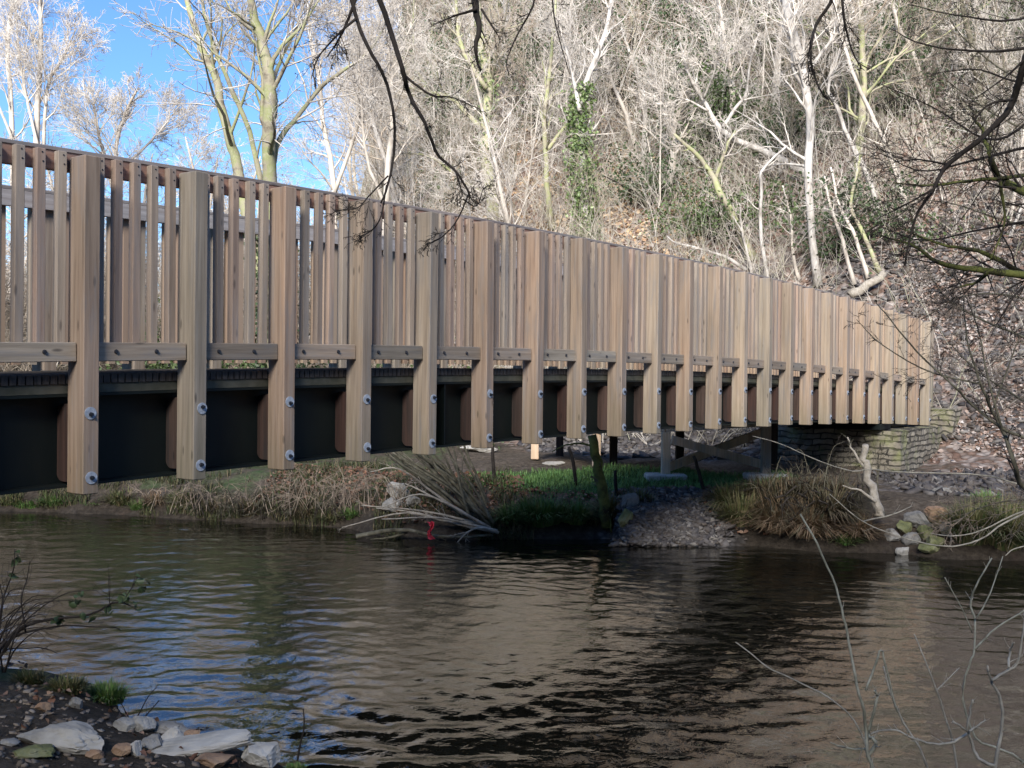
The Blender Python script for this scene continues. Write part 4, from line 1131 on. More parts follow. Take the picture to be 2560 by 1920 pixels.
# ------------------------------------------------------------------ grasses
def blades(n, rad, ln, droop, rng, w=.006, lean=(0, 0), ell=1.0):
    ang = rng.uniform(0, 6.283, n); rr_ = rad * np.sqrt(rng.uniform(0, 1, n)); bx, by = rr_ * np.cos(ang), rr_ * np.sin(ang) * ell
    L = ln * rng.uniform(.5, 1.2, n); out = rng.uniform(.15, 1.0, n) * droop; a2 = ang + rng.normal(0, .5, n)
    dx, dy = np.cos(a2) * out + lean[0], np.sin(a2) * out + lean[1]
    V = []
    for t, wd in ((0, 1), (.4, .9), (.75, .6), (1, .08)):
        cx = bx + dx * L * (t ** 1.6); cy = by + dy * L * (t ** 1.6); cz = L * (t - .62 * np.minimum(1.6, np.hypot(dx, dy)) * t ** 2.3)
        px, py = -np.sin(a2) * w * wd, np.cos(a2) * w * wd
        V.append(np.stack([cx - px, cy - py, cz], -1)); V.append(np.stack([cx + px, cy + py, cz], -1))
    V = np.stack(V, 1).reshape(-1, 3); o = np.arange(n)[:, None] * 8
    Q = np.concatenate([o + np.array([[0, 1, 3, 2]]), o + np.array([[2, 3, 5, 4]]), o + np.array([[4, 5, 7, 6]])], 0)
    return V, Q


def tussock(px, py, wpx, hpx, m, label, seed, n=420, droop=.9, group='grass tussocks on the banks', name='grass_tussock', parts=None, w=.007, cat='grass'):
    g, Z = hit(px, py); wd = wpx * DS * Z / F; hh = hpx * DS * Z / F; r = np.random.default_rng(seed)
    V, Q = blades(n, wd * .33, hh * 1.15, droop, r, w, (0, -.12), .6)
    o = link(name, qmesh(name, V, Q, True), M[m], None, (g.x, g.y + .1, g.z - .03))
    tag(o, label, cat, group); return o


GT = [(1170, 1138, 130, 62, 'grass', 'largest bright green tussock hanging over the water under the bridge', 1500), (1105, 1140, 70, 50, 'grass', 'green tussock at the left of the largest one', 600),
      (1240, 1138, 80, 56, 'grass', 'green tussock at the right of the largest one', 700), (1318, 1128, 50, 60, 'sedge', 'narrow tall tussock beside the leaning stump', 500),
      (765, 1122, 60, 30, 'grass', 'small vivid green tuft beside the white branches', 450), (195, 1100, 40, 18, 'grass', 'little green tuft under the first bridge post', 250),
      (255, 1098, 70, 40, 'sedge', 'straw and green tuft right of the first bridge post', 500), (60, 1095, 110, 22, 'grass', 'low grass strip at the left edge of the far bank', 500),
      (335, 1090, 70, 34, 'deadgrass', 'dry tuft on the bank between the first two bridge posts', 350), (690, 1095, 80, 30, 'sedge', 'straw tuft beyond the mossy trunk', 400), (120, 1098, 80, 30, 'grass', 'green tuft at the waterline left of the first bridge post', 450), (25, 1090, 90, 26, 'sedge', 'straw tuft cut by the left edge of the far bank', 400),
      (300, 1104, 60, 26, 'grass', 'green tuft at the waterline between the first two posts', 350), (390, 1100, 70, 36, 'sedge', 'mixed tuft below the second bridge post', 500), (470, 1112, 80, 36, 'rootgrass', 'dark matted tuft between the second and third posts', 500),
      (540, 1118, 70, 40, 'rootgrass', 'dark matted tuft left of the ivy clad trunk base', 500), (655, 1128, 70, 36, 'rootgrass', 'dark matted tuft right of the ivy clad trunk base', 500), (720, 1130, 60, 34, 'sedge', 'mixed tuft left of the vivid green one', 400),
      (1010, 1150, 60, 40, 'rootgrass', 'dark matted tuft under the white dead branches', 400), (1385, 1090, 50, 36, 'sedge', 'small mixed tuft at the top of the shale heap', 250),
      (1690, 1150, 100, 80, 'deadgrass', 'dead grass hanging over the water below the abutment', 1000), (1760, 1160, 90, 80, 'deadgrass', 'reddish dead grass curtain in the middle below the abutment', 1000),
      (1860, 1165, 60, 60, 'deadgrass', 'pale dead grass tuft beside the stone pile', 600), (1610, 1140, 100, 70, 'sedge', 'dark sedge between the shale heap and the dead grass', 800),
      (1640, 1090, 120, 50, 'sedge', 'dark grass on the bank in front of the abutment', 800), (2110, 1185, 110, 90, 'sedge', 'big mixed tussock right of the stone pile', 1300),
      (2180, 1195, 110, 100, 'sedge', 'big mixed tussock at the right edge of the far bank', 1300), (2140, 1100, 60, 40, 'grass', 'green tuft above the mixed tussocks at the right', 400),
      (1830, 1190, 50, 40, 'grass', 'green tuft at the waterline left of the stone pile', 350), (2170, 1130, 120, 60, 'sedge', 'straw tussock higher on the right bank', 700)]
for i, (x, y, w, hh, m, lab, n) in enumerate(GT):
    tussock(x, y, w, hh, m, lab, 400 + i, n, 1.3 if m == 'deadgrass' else .95)
for i, (x, y, w, hh, m, lab, n) in enumerate([(215, 1520, 110, 42, 'grass', 'dark green tuft on the edge of the near bank', 900), (130, 1500, 110, 34, 'sedge', 'dark tuft behind the stones on the near bank', 700),
                                              (45, 1480, 90, 30, 'sedge', 'dark tuft under the bramble on the near bank', 600), (630, 1668, 60, 14, 'grass', 'green tuft at the bottom edge beside the rough pale stone', 250)]):
    tussock(x, y, w, hh, m, lab, 440 + i, n, .9, 'grass tufts on the near bank', w=.0035)
# mown strip of grass behind the bank
r = np.random.default_rng(8); n = 16000
X = r.uniform(-.6, 3.9, n); Y = r.uniform(13.4, 15.9, n); keep = bump2(X, Y, 1.6, 14.6, 2.6, .95) > r.uniform(.2, .9, n); X, Y = X[keep], Y[keep]
V, Q = blades(len(X), 0, .09, .7, r, .005); V = V.reshape(-1, 8, 3) + np.stack([X, Y, h(X, Y) - .01], -1)[:, None, :]
tag(link('lawn_grass', qmesh('lawn_grass', V.reshape(-1, 3), Q), M['lawn']), 'strip of short green grass on the far bank in front of the ramp', 'grass', kind='stuff')
n = 30000; X = r.uniform(-9, 5.5, n); Y = np.interp(X, FE[:, 0], FE[:, 1]) + .04 + r.uniform(0, 1, n) ** 1.7 * 2.8; k = (fbm(X * 1.9, Y * 1.9, 3) > .5) & (X < 1.9) & ~((X > 0) & (Y > 13.7)); X, Y = X[k], Y[k]
V, Q = blades(len(X), 0, .2, .9, r, .006); V = V.reshape(-1, 8, 3) + np.stack([X, Y, h(X, Y) - .02], -1)[:, None, :]
tag(link('bank_grass', qmesh('bank_grass', V.reshape(-1, 3), Q), M['bankgrass']), 'rough grass and straw growing along the far bank at the left', 'grass', kind='stuff')


# ------------------------------------------------------------------ things on the far bank
def px_branch(px, Z, r0, r1, n=12, wob=0.0, rnd=random, dz=0.0):
    w = [at(x, y, (Z[i] if isinstance(Z, (list, tuple)) else Z + dz * i / max(1, len(px) - 1)) + rnd.uniform(-wob, wob)) for i, (x, y) in enumerate(px)]
    return smooth_line(w, n), np.linspace(r0, r1, n)


def branch_thing(name, label, cat, lines, bark, twig=None, S=None, L=.5, seed=1, group=None, wob=.05, main='branch', fine='twigs', sides=7, jit=.12):
    rnd = random.Random(seed); root = None
    for px, Z, r0, r1 in lines:
        P, rad = px_branch(px, Z, r0, r1, max(8, 3 * len(px)), wob, rnd)
        if root is None and name in ('sapling', 'bramble') and P[0][2] > gh(P[0][0], P[0][1]):
            P = np.vstack([[P[0][0] + .02, P[0][1] - .02, gh(P[0][0], P[0][1]) - .06], P]); rad = np.concatenate([[rad[0] * 1.1], rad])
        # carry the branch on out of the picture to the tree it grows from
        if px[0][0] > 2290 and name != 'sapling':
            E = np.array([5.3, 3.0, min(6.5, max(1.2, P[0][2] + .35 * (P[0][2] - P[2][2]) - .2))]); ex = np.array([E * (1 - t) + P[0] * t + np.array([0, 0, .25 * math.sin(3.14 * t)]) for t in (0, .3, .65)])
            P = np.vstack([ex, P]); rad = np.concatenate([rad[0] * np.array([1.7, 1.45, 1.2]), rad])
        elif px[0][1] < -90 and name == 'hanging_branch':
            d0 = P[0] - P[1]; d0 /= np.linalg.norm(d0); ex = np.array([P[0] + d0 * .5 * t + np.array([.12, -.45, .55]) * t for t in (4, 2.4, 1.1)])
            P = np.vstack([ex, P]); rad = np.concatenate([rad[0] * np.array([2.2, 1.7, 1.25]), rad])
        P = P + np.random.default_rng(seed).normal(0, r0 * jit, P.shape)
        if root is None:
            org = P[0].copy(); root = tag(empty(name, tuple(org)), label, cat, group)
        P = P - org
        b = link(main, tubes(main, [(P, rad, sides)]), M[bark], root)
        if S:
            o = []; spawn(o, [tuple(p) for p in P], list(rad), L, 0, S, rnd)
            if o: link(fine, tubes(fine, [(p, q, s) for p, q, s, l in o]), M[twig or bark], b)
    return root


# coppiced shrub with branches lying over the water
g, Zs = hit(1060, 1146)
rnd = random.Random(4); st_ = []
for i in range(22):
    bx, by = rnd.uniform(1005, 1072), rnd.uniform(1100, 1146); tx = rnd.uniform(835, 1010) - (1072 - bx) * .4; ty = rnd.uniform(960, 990)
    st_.append(([(bx, by), (bx * .6 + tx * .4 + rnd.uniform(-6, 10), by * .55 + ty * .45), (tx, ty), (tx - 25, ty - 60)], Zs + rnd.uniform(-.2, .5), rnd.uniform(.016, .032), .006))
SH = Style(nseg=(4, 4, 3), kids=(4, 3), ratio=(.6, .5), ang=(.5, .6), wig=(.1, .14, .2), upw=(.02, .02, .0), sides=(5, 4, 3), t0=(.4, .3), rr=(.5, .6), rmin=.003)
branch_thing('coppiced_shrub', 'many stemmed mossy shrub leaning left on the far bank under the bridge', 'shrub', st_, 'bark_damp', 'bark_damp', SH, .5, 7, None, .1)
ly = []
for pts in [[(1075, 1146), (1010, 1132), (940, 1118), (824, 1122)], [(1068, 1148), (1000, 1135), (900, 1108), (812, 1098)], [(1060, 1140), (985, 1100), (905, 1058), (875, 1045)], [(1040, 1130), (960, 1125), (870, 1108), (738, 1140)],
            [(1050, 1138), (990, 1120), (900, 1102), (780, 1092)], [(1020, 1118), (960, 1085), (900, 1068), (830, 1095)], [(1078, 1150), (1040, 1140), (1010, 1150), (985, 1175)], [(1000, 1110), (930, 1060), (860, 1012), (800, 1020)]]:
    ly.append((pts, Zs - rnd.uniform(0, .35), .02, .006))
branch_thing('fallen_branches', 'pale dead branches sprawling from the shrub over the water', 'branches', ly, 'dead_wood', 'dead_wood', SH, .55, 8, None, .08)
g, Zl = hit(900, 1166)
branch_thing('driftwood', 'dark sodden branch floating in the water below the dead branches', 'branch', [([(770, 1158), (830, 1148), (880, 1146), (950, 1158), (1010, 1160), (1065, 1155)], Zl - .1, .03, .012), ([(880, 1148), (850, 1160), (800, 1166)], Zl - .1, .02, .008)], 'bark_damp', 'bark_damp', SH, .3, 9, None, .03)
# red rag
g, Zr = hit(932, 1168)
c = at(930, 1136, Zl - .25); bmv, bmf = [], []
rr = random.Random(3)
for j in range(13):
    for i in range(6):
        t = j / 12; u = i / 5 - .5
        bmv.append((u * .075 * (1 - .55 * math.sin(t * 3.1)) + .02 * math.sin(t * 7) + rr.uniform(-.006, .006), .035 * math.sin(u * 7 + t * 5) + rr.uniform(-.006, .006), .05 - t * .21))
for j in range(12):
    for i in range(5): bmf.append((j * 6 + i, j * 6 + i + 1, j * 6 + i + 7, j * 6 + i + 6))
me = bpy.data.meshes.new('red_rag'); me.from_pydata(bmv, [], bmf); me.update()
o = link('red_rag', me, M['cloth'], None, tuple(c)); sm = o.modifiers.new('thickness', 'SOLIDIFY'); sm.thickness = .006
tag(o, 'scrap of red cloth snagged on the branches above the water', 'rag')

# bramble and brush on the far bank at the left
rnd = random.Random(12); br = []
for i in range(60):
    x0, y0 = rnd.uniform(620, 880), rnd.uniform(1085, 1120); dx = rnd.uniform(-90, 90)
    br.append(([(x0, y0), (x0 + dx * .4, y0 - rnd.uniform(30, 75)), (x0 + dx, y0 - rnd.uniform(10, 70))], hit(x0, y0)[1] - .05, .005, .002))
branch_thing('bramble_thicket', 'tangle of bare arching brambles on the far bank right of the mossy trunk', 'brambles', br, 'bramble_wood', 'bramble_wood', SH, .45, 13, None, .15)
br = []
for i in range(34):
    x0, y0 = rnd.uniform(300, 590), rnd.uniform(1085, 1115); dx = rnd.uniform(-60, 60)
    br.append(([(x0, y0), (x0 + dx * .4, y0 - rnd.uniform(20, 50)), (x0 + dx, y0 - rnd.uniform(0, 40))], hit(x0, y0)[1] - .05, .005, .002))
branch_thing('bramble_thicket', 'low bare brambles on the far bank left of the mossy trunk', 'brambles', br, 'bramble_wood', 'bramble_wood', SH, .45, 14, None, .15)

br = []
for i in range(44):
    x0, y0 = rnd.uniform(1640, 1900), rnd.uniform(1050, 1110); dx = rnd.uniform(-70, 70)
    br.append(([(x0, y0), (x0 + dx * .4, y0 - rnd.uniform(40, 95)), (x0 + dx, y0 - rnd.uniform(10, 110))], hit(x0, y0)[1] - .05, .006, .002))
branch_thing('bramble_thicket', 'dark tangled scrub growing in front of the stone abutment', 'brambles', br, 'bark_damp', 'bark_dark', SH, .45, 18, None, .15)
br = []
for i in range(40):
    x0, y0 = rnd.uniform(420, 760), rnd.uniform(1095, 1132); dx = rnd.uniform(-70, 70)
    br.append(([(x0, y0), (x0 + dx * .4, y0 - rnd.uniform(20, 60)), (x0 + dx, y0 - rnd.uniform(-15, 60))], hit(x0, y0)[1] - .08, .005, .002))
branch_thing('bramble_thicket', 'dark wet twigs tangled along the foot of the bank below the second and third posts', 'brambles', br, 'bark_dark', 'bark_damp', SH, .45, 19, None, .15)

# leaning stump, stakes and a thin wire of an old fence
g, Z0 = hit(1312, 1136)
branch_thing('leaning_stump', 'dark mossy broken trunk leaning on the far bank beside the shale heap', 'stump', [([(1313, 1140), (1303, 1080), (1292, 1010), (1278, 938)], Z0 - .05, .075, .055), ([(1308, 1100), (1318, 1120), (1320, 1150)], Z0 - .12, .014, .008),
             ([(1284, 965), (1255, 958), (1220, 962), (1192, 976)], Z0 - .05, .016, .005)], 'moss_limb', 'bark_damp', SH, .4, 15, None, .02, 'trunk', 'twigs', 10)
for i, (px, lab) in enumerate([([(1332, 1075), (1330, 1045), (1329, 1016)], 'short dark fence stake right of the leaning stump'), ([(1522, 1066), (1510, 1020), (1499, 985)], 'dark leaning stake in front of the braced ramp post'),
                               ([(1245, 1050), (1238, 1000), (1229, 965)], 'thin reddish stake left of the leaning stump'), ([(1068, 1040), (1065, 1000), (1064, 962)], 'thin dark stake behind the coppiced shrub')]):
    g, Z0 = hit(*px[0]); branch_thing('stake', lab, 'stake', [(px, Z0, .026, .022)], 'bark_dark', None, None, 1, 50 + i, 'old stakes along the far bank', .0, 'stake_shaft', sides=8, jit=.08)

# root plate and broken stem below the abutment
g, Z0 = hit(1885, 1150)
branch_thing('broken_trunk', 'pale broken tree trunk leaning in front of the abutment corner', 'stump', [([(1902, 1120), (1890, 1070), (1872, 1010), (1862, 960)], Z0 - .1, .06, .035), ([(1876, 1020), (1850, 985), (1830, 945)], Z0 - .1, .02, .008), ([(1893, 1085), (1860, 1060), (1820, 1050)], Z0 - .15, .02, .007)],
             'dead_wood', 'bark_damp', SH, .4, 16, None, .03, 'trunk', 'twigs', 12, .3)
g, Z0 = hit(1760, 1120)
rl = []
for i in range(26):
    x0, y0 = rnd.uniform(1650, 1880), rnd.uniform(1040, 1100)
    rl.append(([(x0, y0), (x0 + rnd.uniform(-25, 25), y0 + rnd.uniform(-10, 30)), (x0 + rnd.uniform(-40, 40), y0 + rnd.uniform(40, 80))], Z0 - rnd.uniform(0, .3), .012, .004))
branch_thing('exposed_roots', 'dark exposed roots hanging over the eroded bank below the abutment', 'roots', rl, 'bark_dark', 'bark_damp', SH, .4, 17, None, .1)
for i, (x, y, w, hh, m, lab, n) in enumerate([(1660, 1085, 130, 60, 'rootgrass', 'dark brown grass matted over the bank at the left of the abutment', 900), (1740, 1080, 140, 60, 'rootgrass', 'dark brown grass matted over the bank under the bearing beam', 900),
                                              (1810, 1085, 120, 60, 'rootgrass', 'dark brown grass matted over the bank beside the broken trunk', 800), (1700, 1120, 140, 75, 'rootgrass', 'brown grass hanging down the eroded bank over the roots', 1100),
                                              (1800, 1125, 120, 75, 'rootgrass', 'brown grass hanging down the bank left of the broken trunk', 1000), (1580, 1100, 100, 60, 'sedge', 'dark sedge behind the right side of the shale heap', 700)]):
    tussock(x, y, w, hh, m, lab, 470 + i, n, 1.4, 'grass tussocks on the banks')
# fallen log and white arching branch above the parapet
g, Z0 = hit(1838, 648)
branch_thing('fallen_log', 'white fallen log lying on the slope just beyond the parapet end', 'log', [([(1838, 640), (1872, 618), (1912, 592)], Z0 - .3, .1, .07)], 'dead_wood', None, None, 1, 60, None, .0, 'log', sides=12, jit=.2)
g, Z0 = hit(1609, 585)
branch_thing('fallen_branch', 'white arching branch sagging onto the slope behind the parapet', 'branch', [([(1612, 584), (1575, 560), (1541, 546), (1500, 534), (1462, 526), (1440, 510)], Z0 - .2, .045, .012)], 'bark_white', 'twig_pale', SPARSE, .8, 61, None, .05)

# ------------------------------------------------------------------ dark branches hanging in front
OV = Style(nseg=(6, 5, 4, 3), kids=(9, 5, 3), ratio=(.5, .5, .5), ang=(.75, .75, .7), wig=(.1, .17, .2, .2), upw=(0, -.03, -.02, 0), sides=(6, 5, 4, 3), t0=(.25, .2, .2), rr=(.45, .55, .6), rmin=.0016)
OV2 = Style(nseg=(6, 5, 4, 3), kids=(11, 5, 3), ratio=(.8, .55, .5), ang=(.7, .75, .7), wig=(.1, .16, .2, .2), upw=(0, .02, .0, 0), sides=(6, 5, 4, 3), t0=(.05, .15, .2), rr=(.4, .5, .6), rmin=.0015)
grp = 'dark branches hanging in front of the bridge'
branch_thing('hanging_branch', 'long dark bare branch hanging from the top centre down to the parapet', 'branch',
             [([(760, -160), (812, -20), (842, 62), (872, 160), (885, 205), (920, 270), (945, 332), (990, 375), (1015, 425)], 5.2, .016, .005), ([(876, 165), (930, 205), (975, 210), (1035, 235)], 5.2, .007, .002),
              ([(985, 372), (995, 405), (1000, 425)], 5.2, .005, .002), ([(1012, 420), (985, 480), (950, 515), (918, 528)], 5.2, .0045, .002), ([(1000, 430), (1030, 445), (1045, 400)], 5.2, .004, .0015)],
             'bark_dark', 'bark_dark', OV, .34, 70, grp, .05)
branch_thing('hanging_branch', 'dark drooping branch that trails across the parapet near its centre', 'branch',
             [([(720, -180), (770, 40), (800, 110), (835, 180), (852, 260), (850, 340), (835, 410), (822, 440)], 5.6, .012, .005), ([(835, 400), (822, 470), (800, 500), (775, 512)], 5.6, .005, .002), ([(838, 380), (800, 420), (770, 450), (720, 455)], 5.6, .005, .002),
              ([(770, 40), (735, 70), (690, 120), (672, 170)], 5.6, .008, .002), ([(775, -20), (740, 70), (705, 125)], 5.6, .01, .003)], 'bark_dark', 'bark_dark', OV, .36, 71, grp, .05)
branch_thing('hanging_branch', 'dark twiggy spray dangling from the top edge before the tallest white trunk', 'branch',
             [([(1830, -150), (1800, -10), (1765, 50), (1752, 100), (1755, 150), (1775, 200), (1790, 215)], 5.0, .01, .003), ([(1815, -100), (1822, 30), (1832, 80), (1850, 130), (1880, 150)], 5.0, .008, .002), ([(1752, 90), (1745, 130), (1752, 165)], 5.0, .004, .0015)], 'bark_dark', 'bark_dark', OV, .26, 72, grp, .04)
branch_thing('hanging_branch', 'small dark drooping twig at the top edge right of the long hanging branch', 'branch',
             [([(1160, -120), (1155, 0), (1120, 70), (1095, 130), (1100, 165)], 5.4, .007, .002), ([(1190, -120), (1195, 20), (1210, 90), (1230, 160)], 5.4, .005, .002)], 'bark_dark', 'bark_dark', OV, .22, 73, grp, .04)
branch_thing('hanging_branch', 'dark knotted limb with twigs entering from the top edge above the mossy tree', 'branch',
             [([(1010, -140), (1025, 0), (1035, 60), (1025, 110), (1040, 150)], 6.5, .03, .006), ([(1030, 20), (980, 35), (945, 50)], 6.5, .01, .003), ([(1040, 20), (1065, 60), (1075, 75)], 6.5, .008, .003)], 'bark_dark', 'bark_dark', OV, .3, 74, grp, .05)
branch_thing('leaning_branch', 'long dark branch sloping down from the right edge towards the parapet end', 'branch',
             [([(2420, -220), (2260, 40), (2213, 134), (2187, 222), (2135, 285), (2048, 356), (2017, 408), (1977, 475), (1953, 574)], 5.2, .024, .004), ([(2187, 215), (2130, 230), (2080, 300)], 5.2, .008, .002), ([(2048, 356), (1985, 345), (1930, 350)], 5.2, .006, .002),
              ([(2017, 408), (1960, 440), (1900, 470)], 5.2, .006, .002), ([(2330, 130), (2213, 270), (2130, 300), (2030, 240), (1900, 180)], 5.6, .01, .002)], 'bark_dark', 'bark_dark', OV2, .55, 75, grp, .08)
branch_thing('mossy_limb', 'mossy green limb reaching in from the right edge above the slope', 'branch',
             [([(2500, 640), (2330, 610), (2213, 594), (2135, 586), (2060, 575), (2016, 562), (1970, 530), (1900, 505)], 6.2, .032, .004), ([(2213, 592), (2120, 545), (2040, 530), (1950, 495)], 6.2, .018, .003), ([(2135, 586), (2110, 610), (2070, 620)], 6.2, .014, .004)],
             'moss_limb', 'bark_dark', OV2, .6, 76, grp, .08)
branch_thing('mossy_limb', 'crooked mossy limb entering the right edge below the dark sloping branch', 'branch',
             [([(2400, 520), (2290, 450), (2213, 415), (2159, 384), (2140, 340), (2127, 301), (2100, 250)], 5.8, .035, .006), ([(2213, 380), (2100, 390), (2000, 400), (1930, 395)], 5.8, .012, .003), ([(2160, 390), (2170, 480), (2140, 560)], 5.8, .01, .002)], 'moss_limb', 'bark_dark', OV2, .6, 77, grp, .08)
branch_thing('twiggy_branch', 'upper dark twiggy branches crossing the slope at the top right corner', 'branch',
             [([(2400, 60), (2213, 105), (2100, 110), (1990, 95), (1920, 60)], 6.0, .012, .002), ([(2400, -40), (2213, 40), (2080, 35), (1960, 10)], 6.0, .01, .002), ([(2360, 300), (2213, 320), (2090, 350), (1990, 370), (1900, 330)], 6.0, .012, .002),
              ([(2400, 460), (2213, 480), (2100, 500), (1990, 520), (1880, 480)], 6.2, .01, .002), ([(2380, 180), (2213, 180), (2110, 150), (2010, 160)], 6.3, .01, .002)], 'bark_dark', 'bark_dark', OV2, .5, 78, grp, .1)
branch_thing('bare_willow', 'grey willow branches bending over the far bank from the right edge', 'branch',
             [([(2420, 1060), (2300, 985), (2212, 945), (2164, 925), (2098, 874), (2057, 830), (1990, 770), (1930, 700), (1890, 650)], 6.6, .014, .003), ([(2300, 1120), (2212, 1052), (2193, 1008), (2173, 948), (2143, 889), (2119, 830), (2090, 740), (2080, 640)], 6.6, .02, .003),
              ([(2164, 925), (2130, 800), (2110, 700), (2050, 560)], 6.6, .008, .002), ([(2119, 830), (2000, 800), (1900, 740), (1850, 690)], 6.6, .006, .002), ([(2143, 889), (2190, 760), (2212, 700)], 6.6, .006, .002)], 'bark_damp', 'bark_dark', OV, .5, 79, 'pale and grey branches reaching in at the right', .08)
branch_thing('bare_willow', 'fine brown tangle of twigs spreading from the right edge over the leafy slope', 'branch',
             [([(2450, 900), (2330, 800), (2212, 730), (2120, 690), (2040, 640), (1990, 560)], 7.5, .014, .003), ([(2450, 760), (2300, 680), (2190, 640), (2080, 640), (1990, 690)], 7.8, .012, .003), ([(2450, 1000), (2320, 930), (2200, 860), (2110, 800), (2050, 740)], 7.4, .012, .003),
              ([(2450, 560), (2300, 500), (2180, 480), (2060, 440), (1960, 430)], 8.0, .012, .003), ([(2450, 380), (2300, 300), (2190, 270), (2080, 200), (1990, 130)], 8.2, .013, .003), ([(2450, 240), (2330, 190), (2200, 170), (2090, 90), (2030, 10)], 8.3, .012, .003),
              ([(2450, 1120), (2300, 1090), (2200, 1080), (2110, 1100), (2050, 1140)], 7.2, .010, .003)], 'bark_damp', 'bramble_wood', Style(nseg=(6, 5, 4, 3), kids=(17, 8, 4), ratio=(.85, .5, .5), ang=(.7, .8, .7), wig=(.1, .16, .2, .2), upw=(0, .0, .0, 0), sides=(5, 4, 3, 3), t0=(.1, .15, .2), rr=(.45, .55, .6), rmin=.0022), .75, 88, 'pale and grey branches reaching in at the right', .12)
branch_thing('bare_willow', 'long thin pale shoots arching low over the water at the right', 'branch',
             [([(2420, 1100), (2212, 1049), (2119, 1026), (1941, 1020), (1882, 1014), (1837, 1017), (1763, 993), (1689, 960), (1626, 942)], 6.8, .0065, .002), ([(2420, 1000), (2230, 1100), (2164, 1133), (2119, 1165), (2060, 1180), (2000, 1174), (1926, 1153), (1858, 1123), (1792, 1067)], 6.8, .0075, .0024),
              ([(1866, 1126), (1926, 1112), (1968, 1094)], 6.8, .006, .0025), ([(2400, 1050), (2212, 1104), (2120, 1146), (2060, 1158), (2010, 1152)], 6.8, .007, .0025), ([(2420, 1150), (2212, 1180), (2172, 1200)], 6.8, .006, .003)], 'twig_sapling', 'twig_sapling', Style(kids=(2,), nseg=(5, 4), ratio=(.3,), wig=(.1, .15), upw=(0, 0), sides=(5, 3), t0=(.3,), rr=(.5,), rmin=.002), .35, 80, 'pale and grey branches reaching in at the right', .05)


bt_ = free_tree('bank_tree', 170, 9.0, .16, FREE, 'bark_damp', 'bark_dark')
bt_.location = (5.35, 2.95, gh(5.35, 2.95)); tag(bt_, 'bare tree on the near bank from which the dark branches at the right reach in', 'tree')


# pale bare saplings at the bottom right
def c8(L_): return [(1521 + x * .3489, 1080 + y * .3489) for x, y in L_]


SP = Style(nseg=(5, 4), kids=(5,), ratio=(.35,), ang=(.8,), wig=(.1, .15), upw=(0, .06), sides=(5, 4), t0=(.1,), rr=(.5,), rmin=.0013)
gs = 'pale bare saplings growing from the near bank'
branch_thing('sapling', 'tall pale whip of a sapling bending left over the water', 'sapling',
             [(c8([(1060, 2300), (1050, 1800), (1040, 1659), (1010, 1560), (1000, 1400), (980, 1260), (930, 1080), (890, 850), (860, 700), (800, 500), (700, 280), (595, 85)]), 3.4, .006, .003),
              (c8([(1010, 1590), (1060, 1520), (1050, 1480), (1020, 1440), (1075, 1215)]), 3.4, .007, .004), (c8([(1075, 1220), (1055, 1180)]), 3.4, .004, .003),
              (c8([(1010, 1540), (940, 1545), (860, 1530), (780, 1500)]), 3.4, .004, .0015), (c8([(1000, 1180), (1060, 1020), (1095, 930), (1120, 1010), (1160, 1180), (1195, 1310)]), 3.5, .004, .003)], 'twig_green', 'twig_sapling', SP, .16, 81, gs, .02, jit=.2)
branch_thing('sapling', 'forked pale sapling with a crooked stem at the bottom right', 'sapling',
             [(c8([(1790, 2300), (1795, 1800), (1800, 1659), (1840, 1440), (1840, 1240), (1780, 1120), (1750, 1030)]), 3.2, .0072, .003), (c8([(1780, 1120), (1870, 1060), (1940, 1010), (1975, 830), (1985, 700)]), 3.2, .005, .0022),
              (c8([(1885, 1040), (1895, 940), (1920, 880)]), 3.2, .004, .002), (c8([(1795, 1650), (1690, 1590), (1660, 1500), (1630, 1420), (1650, 1300), (1670, 1240)]), 3.2, .0056, .003), (c8([(1630, 1430), (1540, 1370)]), 3.2, .004, .002), (c8([(1640, 1435), (1745, 1360)]), 3.2, .004, .002),
              (c8([(1640, 1440), (1540, 1500), (1430, 1510), (1300, 1480), (1200, 1430), (1100, 1430), (1030, 1450)]), 3.25, .0045, .0025)], 'twig_sapling', 'twig_sapling', SP, .14, 82, gs, .02, jit=.2)
branch_thing('sapling', 'thin greenish sapling with two whips at the right edge over the water', 'sapling',
             [(c8([(2150, 2300), (2060, 1750), (1930, 1590), (1800, 1530), (1680, 1470), (1600, 1210), (1650, 1000), (1670, 940), (1680, 730)]), 3.7, .005, .0032), (c8([(1680, 740), (1650, 640), (1690, 520), (1780, 360)]), 3.7, .004, .0025), (c8([(1690, 730), (1770, 580), (1850, 350)]), 3.7, .003, .0015),
              (c8([(1675, 925), (1800, 800), (1960, 700), (2050, 640)]), 3.7, .004, .002), (c8([(1660, 820), (1600, 680), (1490, 480)]), 3.7, .0025, .0015)], 'twig_green', 'twig_sapling', SP, .12, 83, gs, .02, jit=.2)
branch_thing('sapling', 'short lone twig slanting over the water left of the tall whip', 'twig',
             [(c8([(1240, 2200), (1100, 1800), (950, 1400), (780, 1230), (640, 1155), (510, 1090), (400, 1040), (300, 960), (195, 880)]), 3.9, .0036, .0024)], 'twig_sapling', None, None, .1, 84, gs, .02)
branch_thing('sapling', 'slim violet grey shoots between the two pale saplings', 'sapling',
             [(c8([(1460, 2200), (1420, 1800), (1340, 1550), (1230, 1370), (1150, 1180), (1110, 1030)]), 3.6, .0045, .003), (c8([(1600, 2200), (1560, 1600), (1480, 1300), (1440, 1180), (1380, 1020), (1300, 830)]), 3.6, .004, .002), (c8([(1440, 1180), (1510, 1110), (1580, 1040)]), 3.6, .003, .0015)], 'twig_sapling', 'twig_sapling', SP, .1, 85, gs, .02)

